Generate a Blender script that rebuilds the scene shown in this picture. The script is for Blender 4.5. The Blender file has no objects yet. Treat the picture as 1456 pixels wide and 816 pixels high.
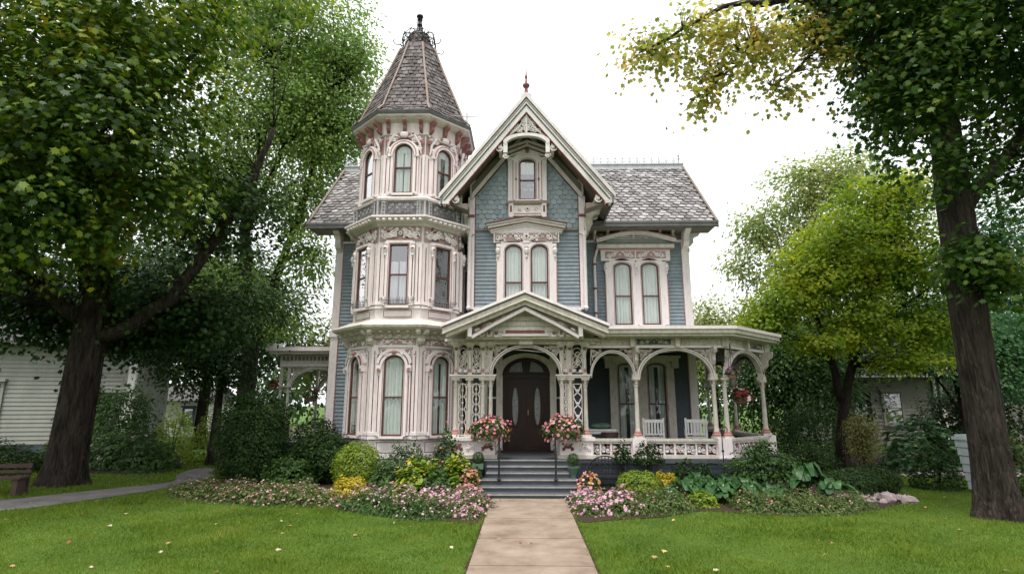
import bpy, math, random
import numpy as np
from mathutils import Matrix, Vector
R = math.radians
random.seed(7)
scene = bpy.context.scene
COL = scene.collection

# ------------------------------------------------------------------ camera, sky, sun, exposure
cam_d = bpy.data.cameras.new("camera")
cam = bpy.data.objects.new("camera", cam_d)
COL.objects.link(cam)
cam_d.sensor_width = 36.0
cam_d.lens = 803.0 / 1456.0 * 36.0
cam_d.clip_end = 2000
cam.location = (0, 0, 2.0)
cam.rotation_euler = (R(90 + 11.7), 0, math.atan(17 / 803))
scene.camera = cam

SUN_EL, SUN_AZ = 70, 195          # azimuth measured clockwise from +Y
world = bpy.data.worlds.new("World")
scene.world = world
world.use_nodes = True
nt = world.node_tree
nt.nodes.clear()
wo = nt.nodes.new("ShaderNodeOutputWorld")
bg = nt.nodes.new("ShaderNodeBackground")
sky = nt.nodes.new("ShaderNodeTexSky")
sky.sky_type = 'NISHITA'
sky.sun_disc = False
sky.sun_elevation = R(SUN_EL)
sky.sun_rotation = R(SUN_AZ)
sky.air_density = 1.0
sky.dust_density = 4.0
sky.ozone_density = 1.0
hs = nt.nodes.new("ShaderNodeHueSaturation")
hs.inputs['Saturation'].default_value = 0.12
mixw = nt.nodes.new("ShaderNodeMixRGB")
mixw.inputs[0].default_value = 0.65
mixw.inputs[2].default_value = (9.6, 9.8, 10.0, 1)      # even cloud deck in front of the clear sky
nt.links.new(sky.outputs[0], hs.inputs['Color'])
nt.links.new(hs.outputs[0], mixw.inputs[1])
nt.links.new(mixw.outputs[0], bg.inputs[0])
bg.inputs[1].default_value = 0.095
nt.links.new(bg.outputs[0], wo.inputs[0])

sun_d = bpy.data.lights.new("sun", 'SUN')
sun_d.energy = 1.5
sun_d.angle = R(20)
sun_d.color = (1.0, 0.96, 0.9)
sun = bpy.data.objects.new("sun", sun_d)
COL.objects.link(sun)
sun.rotation_euler = (R(90 - SUN_EL), 0, R(180 - SUN_AZ))
vs = scene.view_settings
vs.view_transform = 'Standard'
vs.look = 'None'
vs.exposure = 1.2
scene.cycles.diffuse_bounces = 3
scene.cycles.transmission_bounces = 4
vs.gamma = 1.0
vs.use_curve_mapping = False

# ------------------------------------------------------------------ materials
def new_mat(name):
    m = bpy.data.materials.new(name)
    m.use_nodes = True
    n = m.node_tree
    n.nodes.clear()
    out = n.nodes.new("ShaderNodeOutputMaterial")
    return m, n, out

def N(n, t, **kw):
    o = n.nodes.new(t)
    for k, v in kw.items():
        if k.startswith('_'):
            setattr(o, k[1:], v)
        else:
            o.inputs[k.replace('__', ' ')].default_value = v
    return o

def ramp(n, src, stops):
    r = n.nodes.new("ShaderNodeValToRGB")
    el = r.color_ramp.elements
    el[0].position, el[0].color = stops[0][0], (*stops[0][1], 1)
    el[1].position, el[1].color = stops[-1][0], (*stops[-1][1], 1)
    for p, c in stops[1:-1]:
        e = el.new(p)
        e.color = (*c, 1)
    n.links.new(src, r.inputs[0])
    return r

def painted(name, col, var=0.25, rough=0.6, scale=3.0, dirt=(0.12, 0.10, 0.08), dirt_amt=0.25, bump=0.0, spec=0.3, streak=True):
    """paint with faint mottling and weather stains"""
    m, n, out = new_mat(name)
    p = N(n, "ShaderNodeBsdfPrincipled", Roughness=rough)
    p.inputs['Specular IOR Level'].default_value = spec
    tc = n.nodes.new("ShaderNodeTexCoord")
    mp = N(n, "ShaderNodeMapping")
    mp.inputs['Scale'].default_value = (1, 1, 0.35 if streak else 1)
    n.links.new(tc.outputs['Object'], mp.inputs[0])
    a = N(n, "ShaderNodeTexNoise", Scale=scale, Detail=6.0, Roughness=0.65)
    n.links.new(mp.outputs[0], a.inputs['Vector'])
    lo = tuple(c * (1 - var) for c in col)
    hi = tuple(min(0.9, c * (1 + var * 0.5)) for c in col)
    r1 = ramp(n, a.outputs[0], [(0.3, lo), (0.7, hi)])
    b = N(n, "ShaderNodeTexNoise", Scale=scale * 4.3, Detail=8.0, Roughness=0.7)
    n.links.new(mp.outputs[0], b.inputs['Vector'])
    r2 = ramp(n, b.outputs[0], [(0.48, (0, 0, 0)), (0.74, (dirt_amt,) * 3)])
    mx = n.nodes.new("ShaderNodeMixRGB")
    mx.inputs[2].default_value = (*dirt, 1)
    n.links.new(r2.outputs[0], mx.inputs[0])
    n.links.new(r1.outputs[0], mx.inputs[1])
    n.links.new(mx.outputs[0], p.inputs['Base Color'])
    if bump:
        bp = N(n, "ShaderNodeBump", Strength=bump, Distance=0.02)
        n.links.new(b.outputs[0], bp.inputs['Height'])
        n.links.new(bp.outputs[0], p.inputs['Normal'])
    n.links.new(p.outputs[0], out.inputs[0])
    return m

def island_mat(name, stops, rough=0.7, bump=0.4, bscale=40, wet=0.3, noise_mix=0.5, nscale=6):
    """each tile or shingle takes its own tone"""
    m, n, out = new_mat(name)
    p = N(n, "ShaderNodeBsdfPrincipled", Roughness=rough)
    p.inputs['Specular IOR Level'].default_value = wet
    g = n.nodes.new("ShaderNodeNewGeometry")
    tc = n.nodes.new("ShaderNodeTexCoord")
    a = N(n, "ShaderNodeTexNoise", Scale=nscale, Detail=6.0, Roughness=0.7)
    n.links.new(tc.outputs['Object'], a.inputs['Vector'])
    mx = N(n, "ShaderNodeMath", _operation='MULTIPLY_ADD')
    mx.inputs[1].default_value = noise_mix
    n.links.new(a.outputs[0], mx.inputs[0])
    sc = N(n, "ShaderNodeMath", _operation='MULTIPLY')
    sc.inputs[1].default_value = 1 - noise_mix
    n.links.new(g.outputs['Random Per Island'], sc.inputs[0])
    n.links.new(sc.outputs[0], mx.inputs[2])
    r = ramp(n, mx.outputs[0], stops)
    n.links.new(r.outputs[0], p.inputs['Base Color'])
    b = N(n, "ShaderNodeTexNoise", Scale=bscale, Detail=5.0)
    n.links.new(tc.outputs['Object'], b.inputs['Vector'])
    bp = N(n, "ShaderNodeBump", Strength=bump, Distance=0.01)
    n.links.new(b.outputs[0], bp.inputs['Height'])
    n.links.new(bp.outputs[0], p.inputs['Normal'])
    n.links.new(p.outputs[0], out.inputs[0])
    return m

def leaf_mat(name, stops, trans=0.35, rough=0.45, nscale=0.6, nmix=0.55, spec=0.35, tip=None):
    """foliage: tone per leaf plus broad light and dark clumps, some light let through"""
    m, n, out = new_mat(name)
    g = n.nodes.new("ShaderNodeNewGeometry")
    tc = n.nodes.new("ShaderNodeTexCoord")
    a = N(n, "ShaderNodeTexNoise", Scale=nscale, Detail=3.0, Roughness=0.6)
    n.links.new(tc.outputs['Object'], a.inputs['Vector'])
    st = N(n, "ShaderNodeMapRange")
    st.inputs[1].default_value, st.inputs[2].default_value = 0.3, 0.7
    n.links.new(a.outputs[0], st.inputs[0])
    mx = N(n, "ShaderNodeMath", _operation='MULTIPLY_ADD')
    mx.inputs[1].default_value = nmix
    n.links.new(st.outputs[0], mx.inputs[0])
    sc = N(n, "ShaderNodeMath", _operation='MULTIPLY')
    sc.inputs[1].default_value = 1 - nmix
    n.links.new(g.outputs['Random Per Island'], sc.inputs[0])
    n.links.new(sc.outputs[0], mx.inputs[2])
    r = ramp(n, mx.outputs[0], stops)
    p = N(n, "ShaderNodeBsdfPrincipled", Roughness=rough)
    p.inputs['Specular IOR Level'].default_value = spec
    n.links.new(r.outputs[0], p.inputs['Base Color'])
    t = n.nodes.new("ShaderNodeBsdfTranslucent")
    br = N(n, "ShaderNodeHueSaturation", Hue=0.502, Saturation=1.05, Value=1.6)
    n.links.new(r.outputs[0], br.inputs['Color'])
    n.links.new(br.outputs[0], t.inputs[0])
    ms = n.nodes.new("ShaderNodeMixShader")
    ms.inputs[0].default_value = trans
    n.links.new(p.outputs[0], ms.inputs[1])
    n.links.new(t.outputs[0], ms.inputs[2])
    n.links.new(ms.outputs[0], out.inputs[0])
    return m

def bark_mat(name, lo, hi):
    m, n, out = new_mat(name)
    p = N(n, "ShaderNodeBsdfPrincipled", Roughness=0.9)
    p.inputs['Specular IOR Level'].default_value = 0.15
    tc = n.nodes.new("ShaderNodeTexCoord")
    mp = N(n, "ShaderNodeMapping")
    mp.inputs['Scale'].default_value = (1, 1, 0.16)
    n.links.new(tc.outputs['Object'], mp.inputs[0])
    a = N(n, "ShaderNodeTexNoise", Scale=11.0, Detail=8.0, Roughness=0.7, Distortion=0.6)
    n.links.new(mp.outputs[0], a.inputs['Vector'])
    v = N(n, "ShaderNodeTexVoronoi", Scale=20.0, _feature='DISTANCE_TO_EDGE')
    n.links.new(mp.outputs[0], v.inputs['Vector'])
    r = ramp(n, a.outputs[0], [(0.35, lo), (0.68, hi)])
    n.links.new(r.outputs[0], p.inputs['Base Color'])
    ad = N(n, "ShaderNodeMath", _operation='ADD')
    n.links.new(a.outputs[0], ad.inputs[0])
    n.links.new(v.outputs[0], ad.inputs[1])
    bp = N(n, "ShaderNodeBump", Strength=1.0, Distance=0.12)
    n.links.new(ad.outputs[0], bp.inputs['Height'])
    n.links.new(bp.outputs[0], p.inputs['Normal'])
    n.links.new(p.outputs[0], out.inputs[0])
    return m

def glass_mat(name, refl=0.3, tint=(0.9, 0.95, 0.93)):
    m, n, out = new_mat(name)
    t = N(n, "ShaderNodeBsdfTransparent")
    t.inputs[0].default_value = (*tint, 1)
    g = N(n, "ShaderNodeBsdfGlossy", Roughness=0.03)
    tc = n.nodes.new("ShaderNodeTexCoord")
    w = N(n, "ShaderNodeTexNoise", Scale=3.0, Detail=1.0)
    n.links.new(tc.outputs['Object'], w.inputs['Vector'])
    bp = N(n, "ShaderNodeBump", Strength=0.25, Distance=0.03)
    n.links.new(w.outputs[0], bp.inputs['Height'])
    n.links.new(bp.outputs[0], g.inputs['Normal'])
    lw = N(n, "ShaderNodeLayerWeight", Blend=0.25)
    ad = N(n, "ShaderNodeMath", _operation='MULTIPLY_ADD')
    ad.inputs[1].default_value = 0.6
    ad.inputs[2].default_value = refl * 0.6
    n.links.new(lw.outputs[0], ad.inputs[0])
    ms = n.nodes.new("ShaderNodeMixShader")
    n.links.new(ad.outputs[0], ms.inputs[0])
    n.links.new(t.outputs[0], ms.inputs[1])
    n.links.new(g.outputs[0], ms.inputs[2])
    n.links.new(ms.outputs[0], out.inputs[0])
    return m

def ground_mat(name, stops, scale, bump, bscale, rough=0.9, detail2=None):
    m, n, out = new_mat(name)
    p = N(n, "ShaderNodeBsdfPrincipled", Roughness=rough)
    p.inputs['Specular IOR Level'].default_value = 0.2
    tc = n.nodes.new("ShaderNodeTexCoord")
    a = N(n, "ShaderNodeTexNoise", Scale=scale, Detail=8.0, Roughness=0.65)
    n.links.new(tc.outputs['Object'], a.inputs['Vector'])
    r = ramp(n, a.outputs[0], stops)
    b = N(n, "ShaderNodeTexNoise", Scale=bscale, Detail=6.0, Roughness=0.7)
    n.links.new(tc.outputs['Object'], b.inputs['Vector'])
    mx = n.nodes.new("ShaderNodeMixRGB")
    mx.blend_type = 'OVERLAY'
    mx.inputs[0].default_value = 0.6
    n.links.new(r.outputs[0], mx.inputs[1])
    n.links.new(b.outputs[0], mx.inputs[2])
    n.links.new(mx.outputs[0], p.inputs['Base Color'])
    bp = N(n, "ShaderNodeBump", Strength=bump, Distance=0.02)
    n.links.new(b.outputs[0], bp.inputs['Height'])
    n.links.new(bp.outputs[0], p.inputs['Normal'])
    n.links.new(p.outputs[0], out.inputs[0])
    return m

TRIM = painted("trim_paint", (0.80, 0.72, 0.712), 0.11, 0.55, 2.5, (0.30, 0.22, 0.19), 0.28, 0.15)
TRIM_SHADED = painted("trim_with_porch_shade", (0.64, 0.585, 0.52), 0.2, 0.6, 3.0, (0.16, 0.12, 0.085), 0.55, 0.2)  # trim colour with porch shading painted in, plus weather stains
RAKE = painted("rake_paint", (0.68, 0.65, 0.625), 0.15, 0.55, 2.0, (0.2, 0.18, 0.14), 0.4, 0.15)
GROUND = painted("rose_tan_recess_shade", (0.42, 0.285, 0.265), 0.2, 0.65, 6.0, (0.2, 0.12, 0.1), 0.45, 0.15)  # tan standing for shade in the recesses behind carved relief
ROSE = painted("rose_brown_paint", (0.31, 0.15, 0.13), 0.3, 0.6, 8.0, (0.12, 0.06, 0.05), 0.4)
RED = painted("oxblood_accent", (0.21, 0.075, 0.062), 0.3, 0.6, 6.0, (0.1, 0.05, 0.04), 0.3)
PINK = painted("rose_accent", (0.46, 0.225, 0.205), 0.3, 0.6, 6.0, (0.2, 0.1, 0.08), 0.3)
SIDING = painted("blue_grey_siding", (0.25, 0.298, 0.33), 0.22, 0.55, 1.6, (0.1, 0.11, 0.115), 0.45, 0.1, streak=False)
SIDINGD = painted("deep_blue_and_porch_shade", (0.075, 0.095, 0.108), 0.2, 0.6, 1.6, (0.04, 0.05, 0.055), 0.3, 0.1, streak=False)  # siding blue darkened for painted porch shade; plain dark blue on downpipe, frieze
SCALE = island_mat("fishscale_paint", [(0.2, (0.235, 0.283, 0.31)), (0.5, (0.29, 0.342, 0.37)), (0.85, (0.36, 0.405, 0.425))], 0.6, 0.2, 30, 0.3)
SKIRT = painted("slate_blue_skirting", (0.055, 0.068, 0.08), 0.25, 0.55, 3.0, (0.03, 0.03, 0.03), 0.3, 0.1)
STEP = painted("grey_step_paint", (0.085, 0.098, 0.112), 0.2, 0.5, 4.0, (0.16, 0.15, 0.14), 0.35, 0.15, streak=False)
NOSE = painted("worn_step_edge", (0.36, 0.34, 0.32), 0.3, 0.6, 8.0, (0.1, 0.1, 0.1), 0.5, streak=False)
SLATE = island_mat("weathered_slate", [(0.15, (0.06, 0.054, 0.054)), (0.42, (0.165, 0.15, 0.148)), (0.62, (0.285, 0.268, 0.265)), (0.85, (0.46, 0.445, 0.44))], 0.55, 0.5, 35, 0.4, 0.62, 1.6)
SHAKE = island_mat("wood_shakes", [(0.15, (0.055, 0.047, 0.046)), (0.45, (0.105, 0.09, 0.088)), (0.85, (0.20, 0.178, 0.175))], 0.8, 0.6, 45, 0.25, 0.5, 5)
ROOFDARK = painted("dark_roof_deck", (0.07, 0.06, 0.058), 0.3, 0.8, 3.0)
HIP = painted("hip_capping", (0.30, 0.225, 0.19), 0.3, 0.7, 6.0, (0.15, 0.1, 0.08), 0.4)
GUTTER = painted("gutter_metal", (0.16, 0.16, 0.165), 0.3, 0.5, 4.0)
SOFFIT = painted("soffit_boards", (0.20, 0.165, 0.135), 0.3, 0.7, 4.0, (0.08, 0.06, 0.05), 0.4)
ZINC = painted("zinc_ridge", (0.50, 0.52, 0.53), 0.2, 0.5, 4.0, (0.3, 0.3, 0.3), 0.4)
IRON = painted("black_iron", (0.022, 0.022, 0.025), 0.3, 0.5, 9.0, (0.06, 0.05, 0.045), 0.3)
IRONG = painted("grey_iron", (0.20, 0.20, 0.205), 0.35, 0.6, 9.0, (0.08, 0.07, 0.065), 0.5)
PALEIRON = painted("pale_iron", (0.44, 0.45, 0.46), 0.3, 0.5, 9.0, (0.2, 0.18, 0.17), 0.4)
SASH = painted("sash_paint", (0.12, 0.05, 0.04), 0.3, 0.5, 6.0, (0.07, 0.03, 0.02), 0.3)
CURTAIN = painted("lace_curtain", (0.60, 0.635, 0.61), 0.12, 0.95, 5.0, (0.42, 0.48, 0.46), 0.3)
LILAC = painted("lilac_curtain", (0.60, 0.54, 0.60), 0.12, 0.95, 5.0, (0.42, 0.4, 0.45), 0.3)
INTERIOR = painted("dim_interior", (0.028, 0.026, 0.024), 0.3, 0.9, 2.0)
GLASS = glass_mat("window_glass", 0.12, (0.93, 0.95, 0.94))
GLASSR = glass_mat("reflecting_glass", 0.38)
WOOD = painted("dark_door_wood", (0.032, 0.014, 0.010), 0.4, 0.4, 5.0, (0.02, 0.01, 0.008), 0.4)
ETCHED = island_mat("etched_glass", [(0.3, (0.10, 0.11, 0.10)), (0.6, (0.26, 0.27, 0.25)), (0.8, (0.5, 0.5, 0.47))], 0.25, 0.8, 55, 0.6, 0.9, 22)
BRASS = painted("brass", (0.45, 0.30, 0.10), 0.2, 0.35, 6.0)
WHITE = painted("white_paint", (0.74, 0.73, 0.70), 0.12, 0.55, 3.0, (0.3, 0.28, 0.24), 0.3, 0.1)
NWHITE = painted("old_white_clapboard", (0.30, 0.30, 0.275), 0.2, 0.65, 1.5, (0.28, 0.28, 0.22), 0.4, 0.15)
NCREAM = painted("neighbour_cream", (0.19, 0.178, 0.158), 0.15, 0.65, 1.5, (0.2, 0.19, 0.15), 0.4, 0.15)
NROOF = island_mat("asphalt_shingles", [(0.2, (0.07, 0.07, 0.07)), (0.8, (0.15, 0.14, 0.135))], 0.9, 0.5, 40, 0.1)
GREENMETAL = painted("green_patina", (0.11, 0.19, 0.14), 0.3, 0.5, 6.0, (0.05, 0.07, 0.05), 0.4)
RUSTICWOOD = painted("rustic_wood", (0.085, 0.055, 0.046), 0.4, 0.8, 5.0, (0.05, 0.03, 0.025), 0.5, 0.4)
TERRA = painted("clay_pot", (0.30, 0.17, 0.12), 0.3, 0.8, 5.0)
BIN = painted("pale_slats", (0.50, 0.55, 0.57), 0.15, 0.6, 3.0, (0.25, 0.27, 0.27), 0.4)
ROCK = island_mat("pinkish_fieldstone", [(0.25, (0.20, 0.155, 0.15)), (0.55, (0.36, 0.285, 0.28)), (0.8, (0.5, 0.43, 0.42))], 0.85, 0.8, 14, 0.2, 0.6, 5)
BARK = bark_mat("maple_bark", (0.016, 0.0125, 0.0105), (0.098, 0.078, 0.064))
BARKD = bark_mat("dark_bark", (0.013, 0.010, 0.008), (0.05, 0.038, 0.031))
MULCH = ground_mat("mulch", [(0.3, (0.022, 0.014, 0.010)), (0.7, (0.075, 0.048, 0.034))], 25, 1.0, 60)
PATHM = ground_mat("concrete_walk", [(0.3, (0.17, 0.128, 0.095)), (0.46, (0.26, 0.198, 0.15)), (0.58, (0.31, 0.243, 0.188)), (0.75, (0.37, 0.305, 0.245))], 1.9, 0.6, 150, 0.85)
ASPH = ground_mat("old_asphalt", [(0.3, (0.13, 0.12, 0.12)), (0.7, (0.24, 0.225, 0.22))], 2.0, 0.5, 90, 0.9)
LAWN = ground_mat("lawn_turf", [(0.3, (0.045, 0.085, 0.012)), (0.55, (0.07, 0.125, 0.018)), (0.75, (0.10, 0.155, 0.026))], 0.7, 0.6, 90, 0.95)

# ------------------------------------------------------------------ mesh builder
class MB:
    def __init__(s):
        s.v, s.f, s.m, s.mats = [], [], [], []
        s.M = None
    def mi(s, mat):
        if mat not in s.mats:
            s.mats.append(mat)
        return s.mats.index(mat)
    def add(s, vs, fs, mat):
        k = len(s.v)
        if s.M is not None:
            vs = [tuple(s.M @ Vector(p)) for p in vs]
        s.v.extend(vs)
        i = s.mi(mat)
        for f in fs:
            s.f.append([k + j for j in f])
            s.m.append(i)
        return s
    def box(s, x0, x1, y0, y1, z0, z1, mat):
        vs = [(x0, y0, z0), (x1, y0, z0), (x1, y1, z0), (x0, y1, z0), (x0, y0, z1), (x1, y0, z1), (x1, y1, z1), (x0, y1, z1)]
        return s.add(vs, [(0, 3, 2, 1), (4, 5, 6, 7), (0, 1, 5, 4), (1, 2, 6, 5), (2, 3, 7, 6), (3, 0, 4, 7)], mat)
    def bo(s, x0, x1, o0, o1, z0, z1, mat):           # box by outward distance
        return s.box(x0, x1, -o1, -o0, z0, z1, mat)
    def prism(s, poly, o0, o1, mat):                    # (x, z) outline thickened outward
        n = len(poly)
        vs = [(x, -o0, z) for x, z in poly] + [(x, -o1, z) for x, z in poly]
        fs = [list(range(n))[::-1], list(range(n, 2 * n))] + [(i, (i + 1) % n, n + (i + 1) % n, n + i) for i in range(n)]
        return s.add(vs, fs, mat)
    def prism_x(s, poly, x0, x1, mat):                  # (y, z) outline run along x
        n = len(poly)
        vs = [(x0, y, z) for y, z in poly] + [(x1, y, z) for y, z in poly]
        fs = [list(range(n)), list(range(n, 2 * n))[::-1]] + [(i, n + i, n + (i + 1) % n, (i + 1) % n) for i in range(n)]
        return s.add(vs, fs, mat)
    def prism_z(s, poly, z0, z1, mat):
        n = len(poly)
        vs = [(x, y, z0) for x, y in poly] + [(x, y, z1) for x, y in poly]
        fs = [list(range(n))[::-1], list(range(n, 2 * n))] + [(i, (i + 1) % n, n + (i + 1) % n, n + i) for i in range(n)]
        return s.add(vs, fs, mat)
    def frustum(s, pa, za, pb, zb, mat, cap=True):
        n = len(pa)
        vs = [(x, y, za) for x, y in pa] + [(x, y, zb) for x, y in pb]
        fs = [(i, (i + 1) % n, n + (i + 1) % n, n + i) for i in range(n)]
        if cap:
            fs += [list(range(n))[::-1], list(range(n, 2 * n))]
        return s.add(vs, fs, mat)
    def band(s, A, B, o0, o1, mat):                     # strip between two (x, z) lines of equal length
        n = len(A)
        vs = [(x, -o1, z) for x, z in A] + [(x, -o1, z) for x, z in B] + [(x, -o0, z) for x, z in A] + [(x, -o0, z) for x, z in B]
        fs = []
        for i in range(n - 1):
            fs += [(i, i + 1, n + i + 1, n + i), (i, 2 * n + i, 2 * n + i + 1, i + 1), (n + i, n + i + 1, 3 * n + i + 1, 3 * n + i)]
        fs += [(0, n, 3 * n, 2 * n), (n - 1, 3 * n - 1, 4 * n - 1, 2 * n - 1)]
        return s.add(vs, fs, mat)
    def tube(s, pts, r, mat, n=5, closed=False, taper=None):
        P = [Vector(p) for p in pts]
        k = len(P)
        vs = []
        up0 = None
        for i in range(k):
            if closed:
                d = P[(i + 1) % k] - P[i - 1]
            else:
                d = P[min(i + 1, k - 1)] - P[max(i - 1, 0)]
            if d.length < 1e-9:
                d = Vector((0, 0, 1))
            d.normalize()
            if up0 is None or abs(up0.dot(d)) > 0.98:
                up0 = Vector((0, 1, 0)) if abs(d.y) < 0.9 else Vector((1, 0, 0))
            a = (up0 - d * up0.dot(d)).normalized()
            b = d.cross(a)
            up0 = a
            rr = r[i] if isinstance(r, (list, tuple)) else r
            for j in range(n):
                t = 2 * math.pi * j / n
                vs.append(tuple(P[i] + a * (rr * math.cos(t)) + b * (rr * math.sin(t))))
        fs = []
        for i in range(k if closed else k - 1):
            for j in range(n):
                a0, a1 = i * n + j, i * n + (j + 1) % n
                b0, b1 = ((i + 1) % k) * n + j, ((i + 1) % k) * n + (j + 1) % n
                fs.append((a0, a1, b1, b0))
        if not closed:
            fs += [list(range(n))[::-1], list(range((k - 1) * n, k * n))]
        return s.add(vs, fs, mat)
    def lathe(s, prof, cx, cy, mat, n=12, z0=0.0):
        vs, fs = [], []
        for r, z in prof:
            for j in range(n):
                t = 2 * math.pi * (j + 0.5) / n
                vs.append((cx + r * math.cos(t), cy + r * math.sin(t), z0 + z))
        for i in range(len(prof) - 1):
            for j in range(n):
                fs.append((i * n + j, i * n + (j + 1) % n, (i + 1) * n + (j + 1) % n, (i + 1) * n + j))
        fs += [list(range(n))[::-1], list(range((len(prof) - 1) * n, len(prof) * n))]
        return s.add(vs, fs, mat)
    def blob(s, c, rx, ry, rz, mat, n=8, m=5, jit=0.0, rnd=random):
        vs, fs = [], []
        for i in range(m + 1):
            th = math.pi * i / m
            for j in range(n):
                ph = 2 * math.pi * j / n
                k = 1 + rnd.uniform(-jit, jit)
                vs.append((c[0] + rx * k * math.sin(th) * math.cos(ph), c[1] + ry * k * math.sin(th) * math.sin(ph), c[2] + rz * k * math.cos(th)))
        for i in range(m):
            for j in range(n):
                fs.append((i * n + j, (i + 1) * n + j, (i + 1) * n + (j + 1) % n, i * n + (j + 1) % n))
        return s.add(vs, fs, mat)
    def build(s, name, parent=None, M=None, smooth=False):
        me = bpy.data.meshes.new(name)
        me.from_pydata(s.v, [], s.f)
        for m in s.mats:
            me.materials.append(m)
        me.polygons.foreach_set('material_index', s.m)
        if smooth:
            me.polygons.foreach_set('use_smooth', [True] * len(s.f))
        me.update()
        o = bpy.data.objects.new(name, me)
        COL.objects.link(o)
        if parent is not None:
            o.parent = parent
        if M is not None:
            o.matrix_local = M
        return o

def tag(o, label=None, cat=None, group=None, kind=None):
    if label: o['label'] = label
    if cat: o['category'] = cat
    if group: o['group'] = group
    if kind: o['kind'] = kind
    return o

def empty(name, loc=(0, 0, 0), rz=0, label=None, cat=None, group=None):
    o = bpy.data.objects.new(name, None)
    o.empty_display_size = 0.2
    COL.objects.link(o)
    o.location = loc
    o.rotation_euler = (0, 0, rz)
    return tag(o, label, cat, group)

def copy_tree(o, parent=None):
    c = o.copy()
    COL.objects.link(c)
    if parent is not None:
        c.parent = parent
    for ch in list(o.children):
        copy_tree(ch, c)
    return c

# ------------------------------------------------------------------ ornament vocabulary (x, z in the wall, o outward)
def spiral(cx, cz, r, turns, a0, hand=1, n=14, o=0.02):
    pts = []
    for i in range(n + 1):
        t = i / n
        rr = r * (1 - 0.88 * t)
        a = a0 + hand * turns * 2 * math.pi * t
        pts.append((cx + rr * math.cos(a), -o, cz + rr * math.sin(a)))
    return pts

def scroll(mb, cx, cz, r, hand, mat, o=0.02, t=0.02, a0=0.0, turns=1.4):
    p = spiral(cx, cz, r, turns, a0, hand, 13, o)
    mb.tube(p, [t * (0.55 + 0.6 * (i / 13)) for i in range(14)], mat, 5)
    mb.blob((cx, -o, cz), t * 1.5, t * 1.5, t * 1.5, mat, 6, 4)

def rosette(mb, cx, cz, r, o, mat, mat2):
    for k in range(6):
        a = k * math.pi / 3
        mb.blob((cx + r * 0.62 * math.cos(a), -o, cz + r * 0.62 * math.sin(a)), r * 0.42, r * 0.3, r * 0.42, mat, 6, 4)
    mb.blob((cx, -o - r * 0.15, cz), r * 0.38, r * 0.38, r * 0.38, mat2, 6, 4)

def acanthus(mb, x0, z0, x1, z1, o, mat, mat2, seed=0, t=0.022, bg=None):
    """mirrored relief of scrolls round a rosette, in the box x0..x1, z0..z1"""
    rd = random.Random(seed)
    if bg: mb.bo(x0, x1, o - .03, o - .012, z0 + .01, z1 - .01, bg)  # backing panel carries the recess shade in its colour
    cx, cz = (x0 + x1) / 2, (z0 + z1) / 2
    w, h = x1 - x0, z1 - z0
    rosette(mb, cx, cz + h * 0.05, min(w, h) * 0.16, o, mat, mat2)
    for sgn in (-1, 1):
        scroll(mb, cx + sgn * w * 0.2, cz + h * 0.05, min(w * 0.13, h * 0.36), -sgn, mat, o, t, math.pi / 2, 1.5)
        scroll(mb, cx + sgn * w * 0.37, cz - h * 0.08, min(w * 0.1, h * 0.34), sgn, mat, o, t, -math.pi / 2 if rd.random() < .5 else math.pi / 2, 1.4)
        pts = [(cx + sgn * w * (0.06 + 0.42 * k / 9), -o, cz + h * (0.36 * math.cos(k / 9 * 4.2) * (1 - 0.25 * k / 9))) for k in range(10)]
        mb.tube(pts, [t * (1.1 - 0.06 * k) for k in range(10)], mat, 5)
        for k in range(5):
            px, pz = cx + sgn * w * rd.uniform(0.1, 0.46), cz + h * rd.uniform(-0.4, 0.4)
            mb.blob((px, -o, pz), t * rd.uniform(0.8, 1.7), t, t * rd.uniform(0.8, 1.9), mat2 if rd.random() < .28 else mat, 6, 4)

def filigree(mb, poly_in, box, o, mat, n, r, seed, t=0.012):
    """pierced scrollwork: scrolls wherever poly_in(x, z) says there is room"""
    rd = random.Random(seed)
    x0, x1, z0, z1 = box
    placed = []
    for _ in range(n * 14):
        x, z = rd.uniform(x0, x1), rd.uniform(z0, z1)
        rr = r * rd.uniform(0.75, 1.2)
        if not all(poly_in(x + rr * 0.8 * math.cos(a), z + rr * 0.8 * math.sin(a)) for a in (0, 1.57, 3.14, 4.71)):
            continue
        if any((x - a) ** 2 + (z - b) ** 2 < (0.66 * (rr + c)) ** 2 for a, b, c in placed):
            continue
        placed.append((x, z, rr))
        p = spiral(x, z, rr, 1.25, rd.uniform(0, 6.28), rd.choice((-1, 1)), 11, o)
        mb.tube(p, t, mat, 4)
        if len(placed) > 1:
            a = min(placed[:-1], key=lambda q: (q[0] - x) ** 2 + (q[1] - z) ** 2)
            mb.tube([(x, -o, z + rr * .5), ((x + a[0]) / 2 + .02, -o, (z + a[1]) / 2 + .02), (a[0], -o, a[1])], t, mat, 4)
        if len(placed) >= n:
            break

def chevron(mb, x0, x1, ze, za, th, o0, o1, mat, xc=None):
    xc = (x0 + x1) / 2 if xc is None else xc
    A = [(x0, ze), (xc, za), (x1, ze)]
    mb.band(A, [(x, z + th) for x, z in A], o0, o1, mat)

def contour(w, h, rise, n=10, x=0.0, z=0.0, grow=0.0, growb=0.0):
    pts = [(x - w / 2 - grow, z - growb)]
    for i in range(n + 1):
        a = math.pi - math.pi * i / n
        pts.append((x + (w / 2 + grow) * math.cos(a), z + h - rise + (rise + grow * (1 if rise > 0.01 else 1)) * math.sin(a) if rise > 0.01 else z + h + grow))
    pts.append((x + w / 2 + grow, z - growb))
    if rise <= 0.01:
        pts = [(x - w / 2 - grow, z - growb)] + [(x - w / 2 - grow + (w + 2 * grow) * i / n, z + h + grow) for i in range(n + 1)] + [(x + w / 2 + grow, z - growb)]
    return pts

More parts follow.
